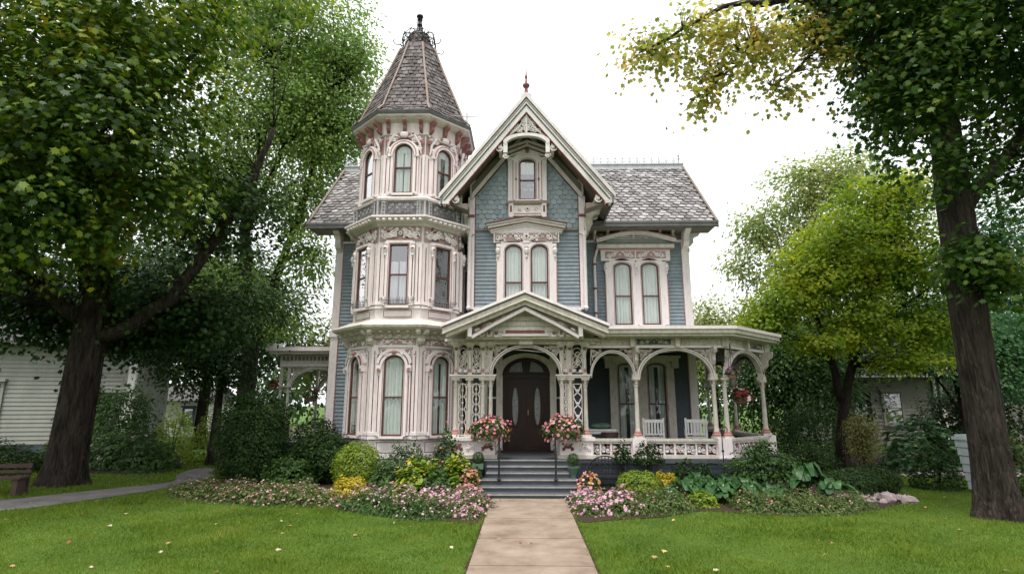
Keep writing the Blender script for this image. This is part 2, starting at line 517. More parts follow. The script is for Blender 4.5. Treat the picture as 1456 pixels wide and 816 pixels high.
def arc(x0, x1, zs, rise, n=16):
    c, r = (x0 + x1) / 2, (x1 - x0) / 2
    return [(c - r * math.cos(math.pi * i / n), zs + rise * math.sin(math.pi * i / n)) for i in range(n + 1)]

def siding(mb, z0, z1, xl, xr, mat, e=0.115, o=0.0):
    """clapboards: wedge-shaped boards lapping one another; xl, xr are numbers or functions of z"""
    f = lambda q, z: q(z) if callable(q) else q
    z = z0
    while z < z1 - 0.01:
        zt = min(z + e, z1)
        a0, b0, a1, b1 = f(xl, z), f(xr, z), f(xl, zt), f(xr, zt)
        if b0 - a0 > 0.02:
            if b1 < a1: a1 = b1 = (a1 + b1) / 2
            y0, y1 = -(o + 0.032), -(o + 0.006)
            vs = [(a0, y0, z), (b0, y0, z), (b1, y1, zt), (a1, y1, zt), (a0, -o, z), (b0, -o, z), (a0, y0, z - 0.004), (b0, y0, z - 0.004)]
            mb.add(vs, [(0, 1, 2, 3), (4, 5, 1, 0)], mat)
        z = zt

def tiles(mb, O, U, V, inside, nu, nv, tw, th, mat, style='round', rnd=None, lift=0.028, over=1.5):
    """lapped tiles on the plane through O with U along the eave and V up the slope"""
    rnd = rnd or random.Random(3)
    O, U, V = Vector(O), Vector(U).normalized(), Vector(V).normalized()
    Nn = U.cross(V)
    for j in range(nv):
        for i in range(-1, nu + 1):
            u = (i + (0.5 if j % 2 else 0)) * tw + (rnd.uniform(-0.008, .008))
            v = j * th + rnd.uniform(-0.012, 0.012)
            if not inside(u + tw / 2, v + th / 2):
                continue
            w = tw * 0.94
            L = th * over
            if style == 'round':
                sh = [(w * (0.5 - 0.5 * math.cos(math.pi * k / 6)), th * 0.42 * (1 - math.sin(math.pi * k / 6))) for k in range(7)]
                sh += [(w, L), (0, L)]
            elif style == 'hex':
                sh = [(0, th * 0.45), (w * 0.28, 0.02), (w * 0.72, 0.0), (w, th * 0.45), (w, L), (0, L)]
            else:
                w = tw * rnd.uniform(0.8, 1.02)
                d = rnd.uniform(-0.02, 0.02)
                sh = [(0, d), (w, d + rnd.uniform(-.01, .01)), (w, L), (0, L)]
            lf = lift * rnd.uniform(0.7, 1.35)
            tw_ = rnd.uniform(-0.006, 0.006)
            top, bot = [], []
            for a, b in sh:
                hgt = lf * (1 - b / L) + 0.004 + tw_ * (a / tw - 0.5)
                P = O + U * (u + a) + V * (v + b)
                top.append(tuple(P + Nn * hgt))
                bot.append(tuple(P + Nn * (hgt - 0.016)))
            n = len(sh)
            fs = [list(range(n))] + [(k, n + k, n + (k + 1) % n, (k + 1) % n) for k in range(n - 2)]
            mb.add(top + bot, fs, mat)

def bracket(mb, x, w, d, h, ztop, mat, mat2, o=0.0):
    """scrolled eaves bracket, d outward and h down"""
    prof = [(0, 0), (d, 0), (d, -h * 0.14), (d * 0.86, -h * 0.3), (d * 0.6, -h * 0.36), (d * 0.5, -h * 0.52), (d * 0.52, -h * 0.68), (d * 0.34, -h * 0.86), (d * 0.12, -h * 0.92), (0, -h)]
    poly = [(-(o + a), ztop + b) for a, b in prof]
    mb.prism_x(poly, x - w / 2, x + w / 2, mat)
    mb.prism_x([(-(o + a * 0.8 + 0.02), ztop + b * 0.92 - 0.012) for a, b in prof[2:-1]] + [(-(o + .01), ztop - h * .9), (-(o + .01), ztop - .05)], x - w * 0.22, x + w * 0.22, mat2)

# ------------------------------------------------------------------ windows
def curtain_bm(mb, x0, x1, z0, z1, o, mat, seed=0, part=None, amp=0.019):
    rd = random.Random(seed)
    n = 40
    ph = rd.uniform(0, 6)
    def strip(a, b, gather):
        vs, fs = [], []
        for i in range(n + 1):
            t = i / n
            x = a + (b - a) * t
            y = -(o + amp * math.sin(t * 31 * (b - a) / 0.55 + ph) + 0.006 * math.sin(t * 61 + ph * 2))
            xb = x + gather * (t - 0.5) * 0.1
            vs += [(x, y, z0), (x, y * 1.0 - 0.002, z1)]
        for i in range(n):
            fs.append((2 * i, 2 * i + 2, 2 * i + 3, 2 * i + 1))
        mb.add(vs, fs, mat)
    if part is None:
        strip(x0, x1, 0)
    else:
        m = (x0 + x1) / 2
        g = (x1 - x0) * part
        strip(x0, m - g / 2, 0)
        strip(m + g / 2, x1, 0)

def sash_window(house, M, w, h, rise, xs=(0.0,), casing=0.1, trim=None, curtain=None, cpart=None, glass=None, seed=0, deep=0.17, accent=RED, cz0=0.0, rail=0.5, cz1=1.0):
    """window part with casing mesh; sashes, panes and curtains are its sub-parts"""
    trim = trim or TRIM
    glass = glass or GLASS
    c = MB()
    for x in xs:
        A = contour(w, h, rise, 10, x)
        B = contour(w, h, rise, 10, x, 0, casing * (0.5 if len(xs) > 1 else 1.0), 0.0)
        c.band(A, B, 0.0, deep, trim)
        c.band(contour(w, h, rise, 10, x, 0, 0.012), contour(w, h, rise, 10, x, 0, 0.026), deep, deep + 0.006, accent)
        c.bo(x - w / 2 - casing * 0.5, x + w / 2 + casing * 0.5, 0.0, deep + 0.03, -0.06, 0.0, trim)
        c.prism(contour(w, h, rise, 10, x, 0, 0.005, 0.005), 0.0, 0.036, INTERIOR)
    if len(xs) > 1:
        xa, xb = min(xs) - w / 2, max(xs) + w / 2
        for a, b in ((xa - casing, xa - casing * .5), (xb + casing * .5, xb + casing)):
            c.bo(a, b, 0, deep - 0.004, 0, h + 0.02, trim)
        for i in range(len(xs) - 1):
            a, b = xs[i] + w / 2 + casing * .5, xs[i + 1] - w / 2 - casing * .5
            if b > a: c.bo(a, b, 0, deep - 0.004, 0, h + 0.02, trim)
        # spandrels over the arches
        poly_top = h + 0.02
        for x in xs:
            B = contour(w, h, rise, 10, x, 0, casing * .5)
            top = [(p[0], poly_top + casing * .5) for p in B[1:-1]]
            c.band(B[1:-1], top, 0, deep - 0.006, trim)
    win = c.build('window', house, M)
    for i, x in enumerate(xs):
        s = MB()
        A = contour(w, h, rise, 10, x, 0, -0.002)
        B = contour(w, h, rise, 10, x, 0, -0.045, -0.045)
        s.band(B, A, 0.075, 0.125, SASH)
        s.bo(x - w / 2, x + w / 2, 0.075, 0.128, 0.002, 0.05, SASH)
        s.bo(x - w / 2 + 0.04, x + w / 2 - 0.04, 0.075, 0.12, h * rail - 0.02, h * rail + 0.022, SASH)
        s.build('sash', win)
        g = MB()
        poly = contour(w, h, rise, 10, x, 0, -0.04, -0.04)
        g.add([(a, -0.095, b) for a, b in poly], [list(range(len(poly)))], glass)
        g.build('pane', win)
        if curtain is not None:
            k = MB()
            zt = h * cz1 - (rise * 0.55 if cz1 == 1.0 else 0)
            curtain_bm(k, x - w / 2 + 0.03, x + w / 2 - 0.03, 0.03 + cz0 * h, zt, 0.058, curtain, seed + i, cpart)
            if rise > 0.05 and cz1 == 1.0:
                up = [(a, b) for a, b in contour(w, h, rise, 10, x, 0, -0.03) if b > zt - 0.2]
                k.prism(up, 0.037, 0.056, curtain)
            k.build('curtain', win)
    return win

T = Matrix.Translation
def Rz(deg): return Matrix.Rotation(R(deg), 4, 'Z')

# ================================================================== THE HOUSE
house = empty('victorian_house', (0, 0, 0), 0,
              'ornate blue-grey Victorian house with octagonal shingled tower, cream gingerbread trim and columned front porch', 'house')
FL = 0.70
XL, XR = -6.17, 5.36
YW = 18.0

# --- main body
b = MB()
b.prism_x([(YW, 0), (23.0, 0), (23.0, 7.75), (20.5, 10.65), (YW, 7.75)], XL, XR, SIDING)
wall = b.build('wall', house)
s = MB()
s.M = T((0, YW, 0))
siding(s, 0.5, 7.3, XL, 1.7, SIDING)
siding(s, 0.7, 3.95, 1.7, XR, SIDINGD)  # porch wall: same siding, shade put into its darker colour
siding(s, 3.95, 7.3, 1.7, XR, SIDING)
s.build('siding', wall)
for side, X, a in (('l', XL, -90), ('r', XR, 90)):
    s = MB()
    s.M = T((X, 20.5, 0)) @ Rz(a)
    siding(s, 0.5, 10.6, lambda z: -2.5 if z < 7.75 else -2.5 + (z - 7.75) * 2.5 / 2.9, lambda z: 2.5 if z < 7.75 else 2.5 - (z - 7.75) * 2.5 / 2.9, SIDING)
    s.build('siding', wall)
for X in (XL, XR):
    s = MB()
    sg = 1 if X < 0 else -1
    s.box(min(X - sg * .035, X + sg * .2), max(X - sg * .035, X + sg * .2), YW - 0.06, YW + 0.18, 0.4, 7.3, TRIM)
    s.box(X + sg * .2 if sg > 0 else X - .225, X + .225 if sg > 0 else X - .2, YW - 0.052, YW - .03, 0.9, 7.3, PINK)
    s.box(min(X - sg * .075, X + sg * .26), max(X - sg * .075, X + sg * .26), YW - 0.1, YW + 0.2, 4.1, 4.3, TRIM)
    s.build('corner_board', wall)
s = MB()                                             # frieze and eaves brackets
s.M = T((0, YW, 0))
s.bo(XL - .05, XR + .05, 0.0, 0.065, 7.24, 7.62, SOFFIT)
s.bo(XL - .08, XR + .08, 0.0, 0.1, 7.2, 7.26, TRIM)
for x0 in (2.3, 3.2, 4.1):
    acanthus(s, x0, 7.28, x0 + .9, 7.6, 0.075, TRIM_SHADED, SOFFIT, int(x0 * 7), 0.02)
s.build('frieze', wall)
def one_bracket(parent, Mx, w, d, h, ztop, mat, mat2, o=0.0, extra=None, name='eaves_bracket'):
    q = MB()
    bracket(q, 0, w, d, h, ztop, mat, mat2, o)
    if extra: extra(q)
    return q.build(name, parent, Mx)
for k in range(28):
    x = XL + 0.1 + k * (XR - XL - 0.2) / 27
    if -5.0 < x < 2.0: continue
    if k in (0, 27):
        one_bracket(wall, T((x, YW, 0)), 0.18, 0.6, 0.75, 7.64, TRIM, RED, 0.06)
    else:
        one_bracket(wall, T((x, YW, 0)), 0.085, 0.5, 0.4, 7.62, TRIM_SHADED, RED, 0.06)
rd = random.Random(11)
for k in range(3):
    one_bracket(wall, T((XR, YW + .25 + k * .8, 0)) @ Rz(90), 0.12, 0.5, 0.6, 7.66, TRIM, RED, 0.03,
                lambda q: scroll(q, 0.0, 6.98, .12, 1, TRIM, .12, .025))

b = MB()                                             # main roof
def slope_poly(t):
    return [(17.3, 7.66), (20.5, 10.88), (23.7, 7.66), (23.7, 7.66 - t), (20.5, 10.88 - t), (17.3, 7.66 - t)]
b.prism_x(slope_poly(0.14), -6.9, 6.1, ROOFDARK)
roof = b.build('roof', house)
s = MB()
dv = Vector((0, 3.2, 3.22)); L = dv.length
tiles(s, (-6.93, 17.28, 7.66), (1, 0, 0), dv, lambda u, v: 0 < u < 13.03 and v < L - .02, 54, 23, 0.245, 0.205, SLATE, 'hex', random.Random(5), 0.04)
s.build('slates', roof)
s = MB()
s.box(-6.92, 6.12, 17.14, 17.3, 7.5, 7.64, GUTTER)
s.box(-6.95, 6.15, 17.12, 17.2, 7.6, 7.67, GUTTER)
s.box(-6.86, 6.06, 17.3, 17.94, 7.49, 7.53, SOFFIT)
for X in (-6.97, 6.1):
    s.add([], [], TRIM)
    s.prism_x([(17.2, 7.7), (20.5, 11.0), (20.5, 10.78), (17.2, 7.46)], X, X + 0.07, SOFFIT)
s.build('eaves_gutter', roof)
s = MB()
s.box(-6.9, 6.12, 20.4, 20.6, 10.82, 11.0, ZINC)
s.box(-6.93, 6.15, 20.36, 20.64, 11.0, 11.05, ZINC)
s.build('ridge_cap', roof)
for x0, x1 in ((2.3, 6.0), (-6.9, -5.4)):
    s = MB()
    s.M = T((0, 20.5, 11.05))
    n = int((x1 - x0) / 0.28)
    for k in range(n):
        x = x0 + k * 0.28
        s.tube([(x, 0, 0), (x + .05, 0, .11), (x + .14, 0, .18), (x + .23, 0, .11), (x + .28, 0, 0)], 0.014, PALEIRON, 4)
        scroll(s, x + .14, .09, .055, 1 if k % 2 else -1, PALEIRON, 0, 0.013)
        s.tube([(x + .14, 0, .17), (x + .14, 0, .29)], 0.013, PALEIRON, 4)
        s.tube([(x + .09, 0, .24), (x + .19, 0, .24)], 0.013, IRONG, 4)
    s.tube([(x0, 0, .02), (x1, 0, .02)], 0.012, PALEIRON, 4)
    s.tube([(x0, 0, .13), (x1, 0, .13)], 0.008, PALEIRON, 4)
    xe = x1 if x0 > 0 else x0
    s.lathe([(.03, 0), (.03, .2), (.055, .22), (.02, .27), (.045, .33), (.01, .45)], xe, 0, PALEIRON, 8)
    s.build('ridge_cresting', roof)

# --- gable bay
GX, GH = 0.10, 1.65
GY = 16.4
SL = 3.05 / 2.43
GZ = 11.0
b = MB()
b.M = T((0, GY, 0))
top = lambda x: GZ - 0.34 - SL * abs(x - GX)
b.prism([(GX - GH, 0), (GX + GH, 0), (GX + GH, top(GX + GH)), (GX, top(GX)), (GX - GH, top(GX - GH))], -3.9, 0, SIDING)
gw = b.build('gable_wall', house)
s = MB(); s.M = T((0, GY, 0))
siding(s, 4.78, 7.12, GX - GH + .02, GX + GH - .02, SIDING)
siding(s, 0.7, 3.9, GX - GH + .02, GX + GH - .02, SIDINGD)  # entry wall under the porch, shade likewise in the colour
s.build('siding', gw)
for sgn in (-1, 1):
    s = MB(); s.M = T((GX + sgn * GH, GY + .8, 0)) @ Rz(90 * sgn)
    siding(s, 0.7, 8.3, -0.8, 0.8, SIDING)
    s.build('siding', gw)
s = MB(); s.M = T((0, GY, 0))                        # fishscale shingles
tiles(s, (GX - GH, -.004, 7.2), (1, 0, 0), (0, 0, 1), lambda u, v: .07 < u < 2 * GH - .07 and v + 7.2 < top(GX - GH + u) - 0.06, 18, 26, 0.19, 0.15, SCALE, 'round', random.Random(8), 0.03)
s.build('fishscale_shingles', gw)
for sgn in (-1, 1):
    s = MB(); s.M = T((0, GY, 0))
    X = GX + sgn * GH
    s.bo(X - .08, X + .08, 0, 0.07, 4.72, 8.75, TRIM)
    s.bo(X - .09 * sgn - .012, X - .09 * sgn + .012, 0, 0.075, 4.8, 8.5, RED)
    s.bo(X + .08 if sgn > 0 else X - .13, X + .13 if sgn > 0 else X - .08, -.3, 0.04, 4.72, 8.2, TRIM)
    s.bo(X + sgn * .09 - .012, X + sgn * .09 + .012, 0.04, 0.05, 4.8, 7.2, RED)
    s.bo(X - .11 + .03 * sgn, X + .11 + .03 * sgn, 0, 0.12, 7.0, 7.1, TRIM)
    s.bo(X - .1 + .03 * sgn, X + .1 + .03 * sgn, 0, 0.11, 7.55, 7.62, RED)
    s.lathe([(.06, 4.7), (.08, 4.75), (.05, 4.8), (.05, 6.9), (.07, 6.95), (.07, 7.0)], X + sgn * .06, -.14, TRIM, 8)
    s.build('corner_board', gw)
s = MB(); s.M = T((0, GY, 0))
s.bo(GX - GH + .08, GX + GH - .08, 0, 0.055, 7.125, 7.2, HIP)
s.build('string_course', gw)
s = MB(); s.M = T((0, GY, 0))
s.bo(GX - GH + .07, GX + GH - .07, 0, 0.09, 4.68, 4.78, TRIM)
s.bo(GX - GH + .08, GX + GH - .08, 0, 0.05, 3.9, 4.68, TRIM)
s.build('sill_board', gw)
for sgn in (-1, 1):                                  # side brackets beneath the eaves
    for yy in (0.05, 0.55, 1.05):
        one_bracket(gw, T((GX + sgn * GH, GY + yy, 0)) @ Rz(90 * sgn), 0.13, 0.62, 0.95, 7.98, TRIM_SHADED, SOFFIT, 0.02,
                    lambda q: scroll(q, 0, 7.2, .14, 1, TRIM_SHADED, .2, .03))

b = MB()                                             # gable roof
b.M = T((0, 15.5, 0))
hw = 2.43
A = [(GX - hw, GZ - SL * hw), (GX, GZ), (GX + hw, GZ - SL * hw)]
b.band([(x, z - 0.26) for x, z in A], A, -5.0, 0.0, SOFFIT)
groof = b.build('gable_roof', house)
s = MB()
ze = GZ - SL * hw
VL = Vector((hw, 0, SL * hw)); vl = VL.length
tiles(s, (GX - hw, 20.4, ze), (0, -1, 0), VL, lambda u, v: 0 < u < 4.9 and v < vl, 21, 19, 0.24, 0.2, SLATE, 'hex', random.Random(9), .03)
tiles(s, (GX + hw, 15.52, ze), (0, 1, 0), (-hw, 0, SL * hw), lambda u, v: 0 < u < 4.9 and v < vl, 21, 19, 0.24, 0.2, SLATE, 'hex', random.Random(10), .03)
s.build('slates', groof)
def rake(mb, a, c, o0, o1, mat, xin=0.0, xout=hw):
    for sgn in (-1, 1):
        P = [(GX + sgn * xin, GZ - SL * xin), (GX + sgn * xout, GZ - SL * xout)]
        mb.band([(x, z + a) for x, z in P], [(x, z + c) for x, z in P], o0, o1, mat)
s = MB(); s.M = T((0, 15.5, 0))
rake(s, -.25, .05, -.002, .16, RAKE, 0, hw + .06)
rake(s, -.06, .08, .16, .22, RAKE, 0, hw + .1)
rake(s, -.085, -.06, .16, .175, RED, 0, hw + .06)
rake(s, -.17, -.15, .16, .17, SOFFIT, 0, hw + .04)
rake(s, -.30, -.25, .0, .08, SOFFIT, 0, hw + .02)
rake(s, -.50, -.30, .0, .12, RAKE, 0, hw - .08)
rake(s, -.535, -.50, .0, .13, RED, .0, hw - .1)
for sgn in (-1, 1):                                  # eaves returns
    X = GX + sgn * hw
    z = GZ - SL * hw
    s.bo(min(X + sgn * .09, X - sgn * .2), max(X + sgn * .09, X - sgn * .2), -.06, .19, z - .34, z - .25, RAKE)
    s.prism([(X - sgn * .2, z - .26), (X - sgn * .72, z - .26), (X - sgn * .72, z - .45)], -.5, -.02, SOFFIT)
    s.box(X + sgn * .02 - .025, X + sgn * .02 + .025, -.2, 4.8, z - .34, z - .06, GUTTER)
s.build('bargeboard', groof)
s = MB(); s.M = T((0, GY - .06, 0))
rake(s, -.62, -.34, -.02, .05, SOFFIT, 0.0, GH + .02)
rake(s, -.80, -.62, -.02, .09, RAKE, 0.0, GH + .02)
rake(s, -.83, -.80, 0, .07, RED, 0.0, GH - .08)
s.build('inner_bargeboard', groof)
for sgn in (-1, 1):                                  # brackets of the bargeboard
    for d in (.78, 2.05):
        s = MB(); s.M = T((0, 15.5, 0))
        X = GX + sgn * d
        z = GZ - SL * d - .58
        scroll(s, X, z - .06, .14, -sgn, TRIM, .04, .035, 1.57)
        s.tube([(X - sgn * .08, -.04, z + .12), (X + sgn * .12, -.04, z - .04), (X + sgn * .24, -.04, z - .3)], .035, RED, 6)
        s.bo(X - .05, X + .05, -.75, .06, z - .02, z + .12, TRIM)
        s.build('rake_bracket', groof)
# arched screen in the peak
s = MB(); s.M = T((0, 15.5, 0))
A = arc(GX - .60, GX + .60, 9.44, .28, 18)
s.band(A, [(GX + (x - GX) * 1.14, z + .09) for x, z in A], .0, .14, RAKE)
s.band([(GX + (x - GX) * 1.14, z + .09) for x, z in A], [(GX + (x - GX) * 1.16, z + .11) for x, z in A], .0, .12, RED)
for sgn in (-1, 1):
    s.bo(GX + sgn * .62 - .06, GX + sgn * .62 + .06, 0, .13, 9.2, 9.5, RAKE)
    scroll(s, GX + sgn * .62, 9.12, .09, sgn, TRIM, .07, .03)
s.tube([(GX, -.06, 9.8), (GX, -.06, 10.5)], .028, RAKE, 6)
s.tube([(GX - .55, -.06, 9.72), (GX - .24, -.06, 10.0), (GX, -.06, 10.4), (GX + .24, -.06, 10.0), (GX + .55, -.06, 9.72)], .03, RAKE, 6)
filigree(s, lambda x, z: abs(x - GX) < (10.52 - z) / SL - .01 and z > 9.5 + .36 * math.sqrt(max(0, 1 - ((x - GX) / .70) ** 2)), (GX - .7, GX + .7, 9.5, 10.5), .06, RAKE, 90, .075, 4, .019)
s.build('gable_screen', groof)
s = MB()
s.lathe([(.10, 0), (.10, .12), (.06, .18), (.045, .3), (.10, .37), (.11, .42), (.035, .48), (.025, .62), (.045, .68), (.02, .78), (.01, 1.0)], GX, 15.5, RED, 10, GZ + .02)
s.lathe([(.17, 0), (.17, .12), (.1, .16)], GX, 15.5, RAKE, 8, GZ - .02)
s.build('finial', groof, smooth=False)

# --- windows of the front
def hood(win, x0, x1, ze, za, layers, o=0.0, mat=TRIM, top=RED, xc=None):
    s = MB()
    z = 0
    for i, (th, oo, m) in enumerate(layers):
        e = oo - .2
        chevron(s, x0 - e * .7, x1 + e * .7, ze + z, za + z, th, o, o + oo, m, xc)
        z += th
    return s
# double window of the gable
gwin = sash_window(house, T((0.085, GY, 4.6)), .52, 2.06, .20, (-.385, .385), .25, TRIM, CURTAIN, None, GLASS, 1, rail=.44)
s = hood(gwin, -1.06, 1.06, 2.40, 2.62, [(.05, .2, TRIM), (.05, .24, RAKE), (.02, .27, PINK), (.06, .32, TRIM), (.05, .38, RAKE), (.025, .42, RED)])
s.bo(-.98, .98, 0, .17, 2.12, 2.42, TRIM)
s.prism([(-.98, 2.42), (.98, 2.42), (0, 2.62)], 0, .17, TRIM)
for q in (-.48, .48):
    acanthus(s, q - .46, 2.14, q + .46, 2.42, .19, TRIM, RED, 21, .024, GROUND)
rosette(s, 0, 2.3, .1, .2, TRIM, RED)
s.prism([(-.1, 2.1), (.1, 2.1), (.06, 2.5), (-.06, 2.5)], .17, .19, TRIM)
for x in (-.85, 0, .85):
    s.lathe([(.0, 0), (.035, .05), (.02, .1), (.06, .18), (.075, .26), (.05, .32), (.07, .36), (.0, .38)], x, -.19, TRIM, 8, 1.62)
    s.blob((x, -.22, 1.86), .04, .04, .05, PINK, 6, 4)
for x in (-.89, .89):
    s.bo(x - .012, x + .012, .17, .178, .1, 1.55, PINK)
    rosette(s, x, .18, .06, .19, TRIM, PINK)
s.build('window_hood', gwin)
# attic window
awin = sash_window(house, T((0.125, GY, 8.06)), .50, 1.33, .14, (0,), .24, TRIM, CURTAIN, None, GLASSR, 5, rail=.48, cz0=.62)
s = hood(awin, -.6, .6, 1.36, 1.62, [(.05, .2, TRIM), (.03, .23, RED), (.07, .27, RAKE), (.03, .31, RED), (.07, .34, RAKE)])
s.prism([(-.6, 1.36), (-.36, 1.46), (.36, 1.46), (.6, 1.36), (0, 1.64)], .0, .19, TRIM)
s.blob((0, -.26, 1.58), .06, .06, .09, RED, 6, 5)
s.blob((0, -.3, 1.8), .05, .05, .06, RAKE, 6, 5)
for sgn in (-1, 1):
    s.bo(sgn * .52 - .07, sgn * .52 + .07, 0, .16, -.04, 1.36, TRIM)
    s.bo(sgn * .52 - .085, sgn * .52 + .085, 0, .2, 1.28, 1.36, TRIM)
    s.bo(sgn * .44 - .01, sgn * .44 + .01, .16, .172, .02, 1.28, RED)
    s.bo(sgn * .345 - .012, sgn * .345 + .012, .17, .18, .02, 1.2, PINK)
    s.blob((sgn * .345, -.19, .66), .03, .02, .04, RED, 6, 4)
s.build('window_hood', awin)
s = MB()
s.bo(-.66, .66, 0, .26, -.11, -.06, TRIM)
s.bo(-.66, .66, .26, .27, -.10, -.07, RED)
s.bo(-.55, .55, 0, .15, -.47, -.11, TRIM)
for z in (-.15, -.44):
    s.bo(-.4, .4, .15, .16, z - .012, z + .012, RED)
s.bo(-.55, .55, 0, .2, -.52, -.47, RAKE)
rosette(s, 0, -.29, .08, .16, TRIM, RED)
for sgn in (-1, 1):
    s.bo(sgn * .5 - .07, sgn * .5 + .07, 0, .21, -.56, -.11, TRIM)
    s.bo(sgn * .5 - .03, sgn * .5 + .03, .21, .22, -.4, -.2, RED)
    scroll(s, sgn * .25, -.29, .07, sgn, TRIM, .165, .018)
    scroll(s, sgn * .5, -.6, .07, sgn, TRIM, .1, .03)
s.build('sill_panel', awin)
# right wing double window
rwin = sash_window(house, T((3.63, YW, 4.45)), .56, 2.04, .16, (-.44, .44), .26, TRIM, CURTAIN, None, GLASS, 9, rail=.46)
s = MB()
def seg(x0, x1, zs, rise, th, o1, mat):
    n = 14
    P = []
    for i in range(n + 1):
        t = -1 + 2 * i / n
        P.append((x0 + (x1 - x0) * i / n, zs + rise * (math.cos(t * 1.9) - math.cos(1.9)) / (1 - math.cos(1.9))))
    s.band(P, [(x, z + th) for x, z in P], 0, o1, mat)
s.bo(-1.12, 1.12, 0, .17, 2.1, 2.46, TRIM)
s.bo(-1.2, 1.2, 0, .24, 2.46, 2.5, PINK)
s.bo(-1.24, 1.24, 0, .30, 2.5, 2.62, RAKE)
s.bo(-1.26, 1.26, 0, .34, 2.62, 2.65, SOFFIT)
seg(-1.0, 1.0, 2.65, .22, .02, .14, SIDING)
for k in range(8):
    s.bo(-1.1 + .04 * k * k * .3, 1.1 - .04 * k * k * .3, 0, .2 + .006 * k, 2.65 + .03 * k, 2.68 + .03 * k, RAKE if k % 2 else SIDING)
seg(-1.26, 1.26, 2.66, .26, .05, .36, RAKE)
seg(-1.28, 1.28, 2.71, .26, .05, .42, TRIM)
seg(-1.29, 1.29, 2.76, .26, .022, .45, PINK)
for q in (-.5, .5):
    acanthus(s, q - .48, 2.16, q + .48, 2.42, .185, TRIM, PINK, 22, .022, GROUND)
for x in (-.98, 0, .98):
    s.lathe([(.0, 0), (.03, .05), (.02, .1), (.055, .18), (.07, .26), (.045, .32), (.065, .36), (.0, .38)], x, -.19, TRIM, 8, 1.62)
    s.blob((x, -.22, 1.84), .035, .035, .05, PINK, 6, 4)
for x in (-.99, .99):
    s.bo(x - .012, x + .012, .17, .178, .1, 1.55, PINK)
s.build('window_hood', rwin)
# windows behind the right porch
pwin = sash_window(house, T((3.66, YW, 0.9)), .56, 2.35, .12, (-.46, .46), .26, TRIM_SHADED, CURTAIN, .22, GLASS, 13, rail=.47)
s = MB()
s.bo(-1.15, 1.15, 0, .2, 2.4, 2.5, TRIM_SHADED)
s.bo(-1.2, 1.2, 0, .28, 2.5, 2.58, TRIM_SHADED)
for x in (-1.04, 1.04):
    s.bo(x - .1, x + .1, 0, .24, 2.2, 2.4, TRIM_SHADED)
s.build('window_hood', pwin)
# downpipe between gable bay and wing
s = MB()
s.tube([(2.42, 17.9, 7.4), (2.42, 17.9, 7.0), (2.3, 17.85, 6.6), (2.3, 17.85, 4.3)], .045, TRIM, 8)
for z in (4.8, 5.6, 6.4):
    s.lathe([(.06, 0), (.06, .06)], 2.3, 17.85, RED, 8, z)
s.build('downpipe', house)
s = MB()
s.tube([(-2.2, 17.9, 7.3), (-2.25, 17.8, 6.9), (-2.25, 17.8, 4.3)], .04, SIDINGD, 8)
s.build('downpipe', house)

# --- tower
TX, TY = -3.46, 16.76
def octo(ap, cx=TX, cy=TY):
    r = ap / math.cos(math.pi / 8)
    return [(cx + r * math.cos(math.pi / 8 + k * math.pi / 4), cy + r * math.sin(math.pi / 8 + k * math.pi / 4)) for k in range(8)]
def oring(mb, levels, mat):
    for (a0, z0), (a1, z1) in zip(levels, levels[1:]):
        mb.frustum(octo(a0), z0, octo(a1), z1, mat, False)
    mb.add([(*p, levels[0][1]) for p in octo(levels[0][0])], [list(range(8))[::-1]], mat)
    mb.add([(*p, levels[-1][1]) for p in octo(levels[-1][0])], [list(range(8))], mat)
FACES = (-90, -45, 0, 45, 90)
def face(k, ap, z=0.0): return T((TX, TY, z)) @ Rz(k) @ T((0, -ap, 0))

def storey(name, ap, z0, z1, fn):
    b = MB()
    b.prism_z(octo(ap), z0, z1, TRIM)
    st = b.build(name, house)
    for k in FACES:
        s = MB()
        fn(s, ap * 0.828, k)
        s.build('face_trim', st, face(k, ap))
    return st
def corner_strips(s, a, z0, z1):
    for sgn in (-1, 1):
        x = sgn * (a / 2 - .085)
        s.bo(x - .085, x + .085, 0, .055, z0, z1, TRIM)
        s.bo(x - .012, x + .012, .055, .061, z0 + .1, z1 - .1, RED)
        s.bo(sgn * (a / 2 - .19) - .008, sgn * (a / 2 - .19) + .008, 0, .03, z0 + .04, z1 - .04, RED)
        s.bo(x - .095, x + .095, 0, .075, z0, z0 + .08, TRIM)
def panel(s, x0, x1, z0, z1, o):
    s.bo(x0, x1, 0, o, z0, z1, TRIM)
    for zz in (z0 + .03, z1 - .045):
        s.bo(x0 + .03, x1 - .03, o, o + .006, zz, zz + .016, RED)
    for xx in (x0 + .03, x1 - .046):
        s.bo(xx, xx + .016, o, o + .006, z0 + .046, z1 - .045, RED)
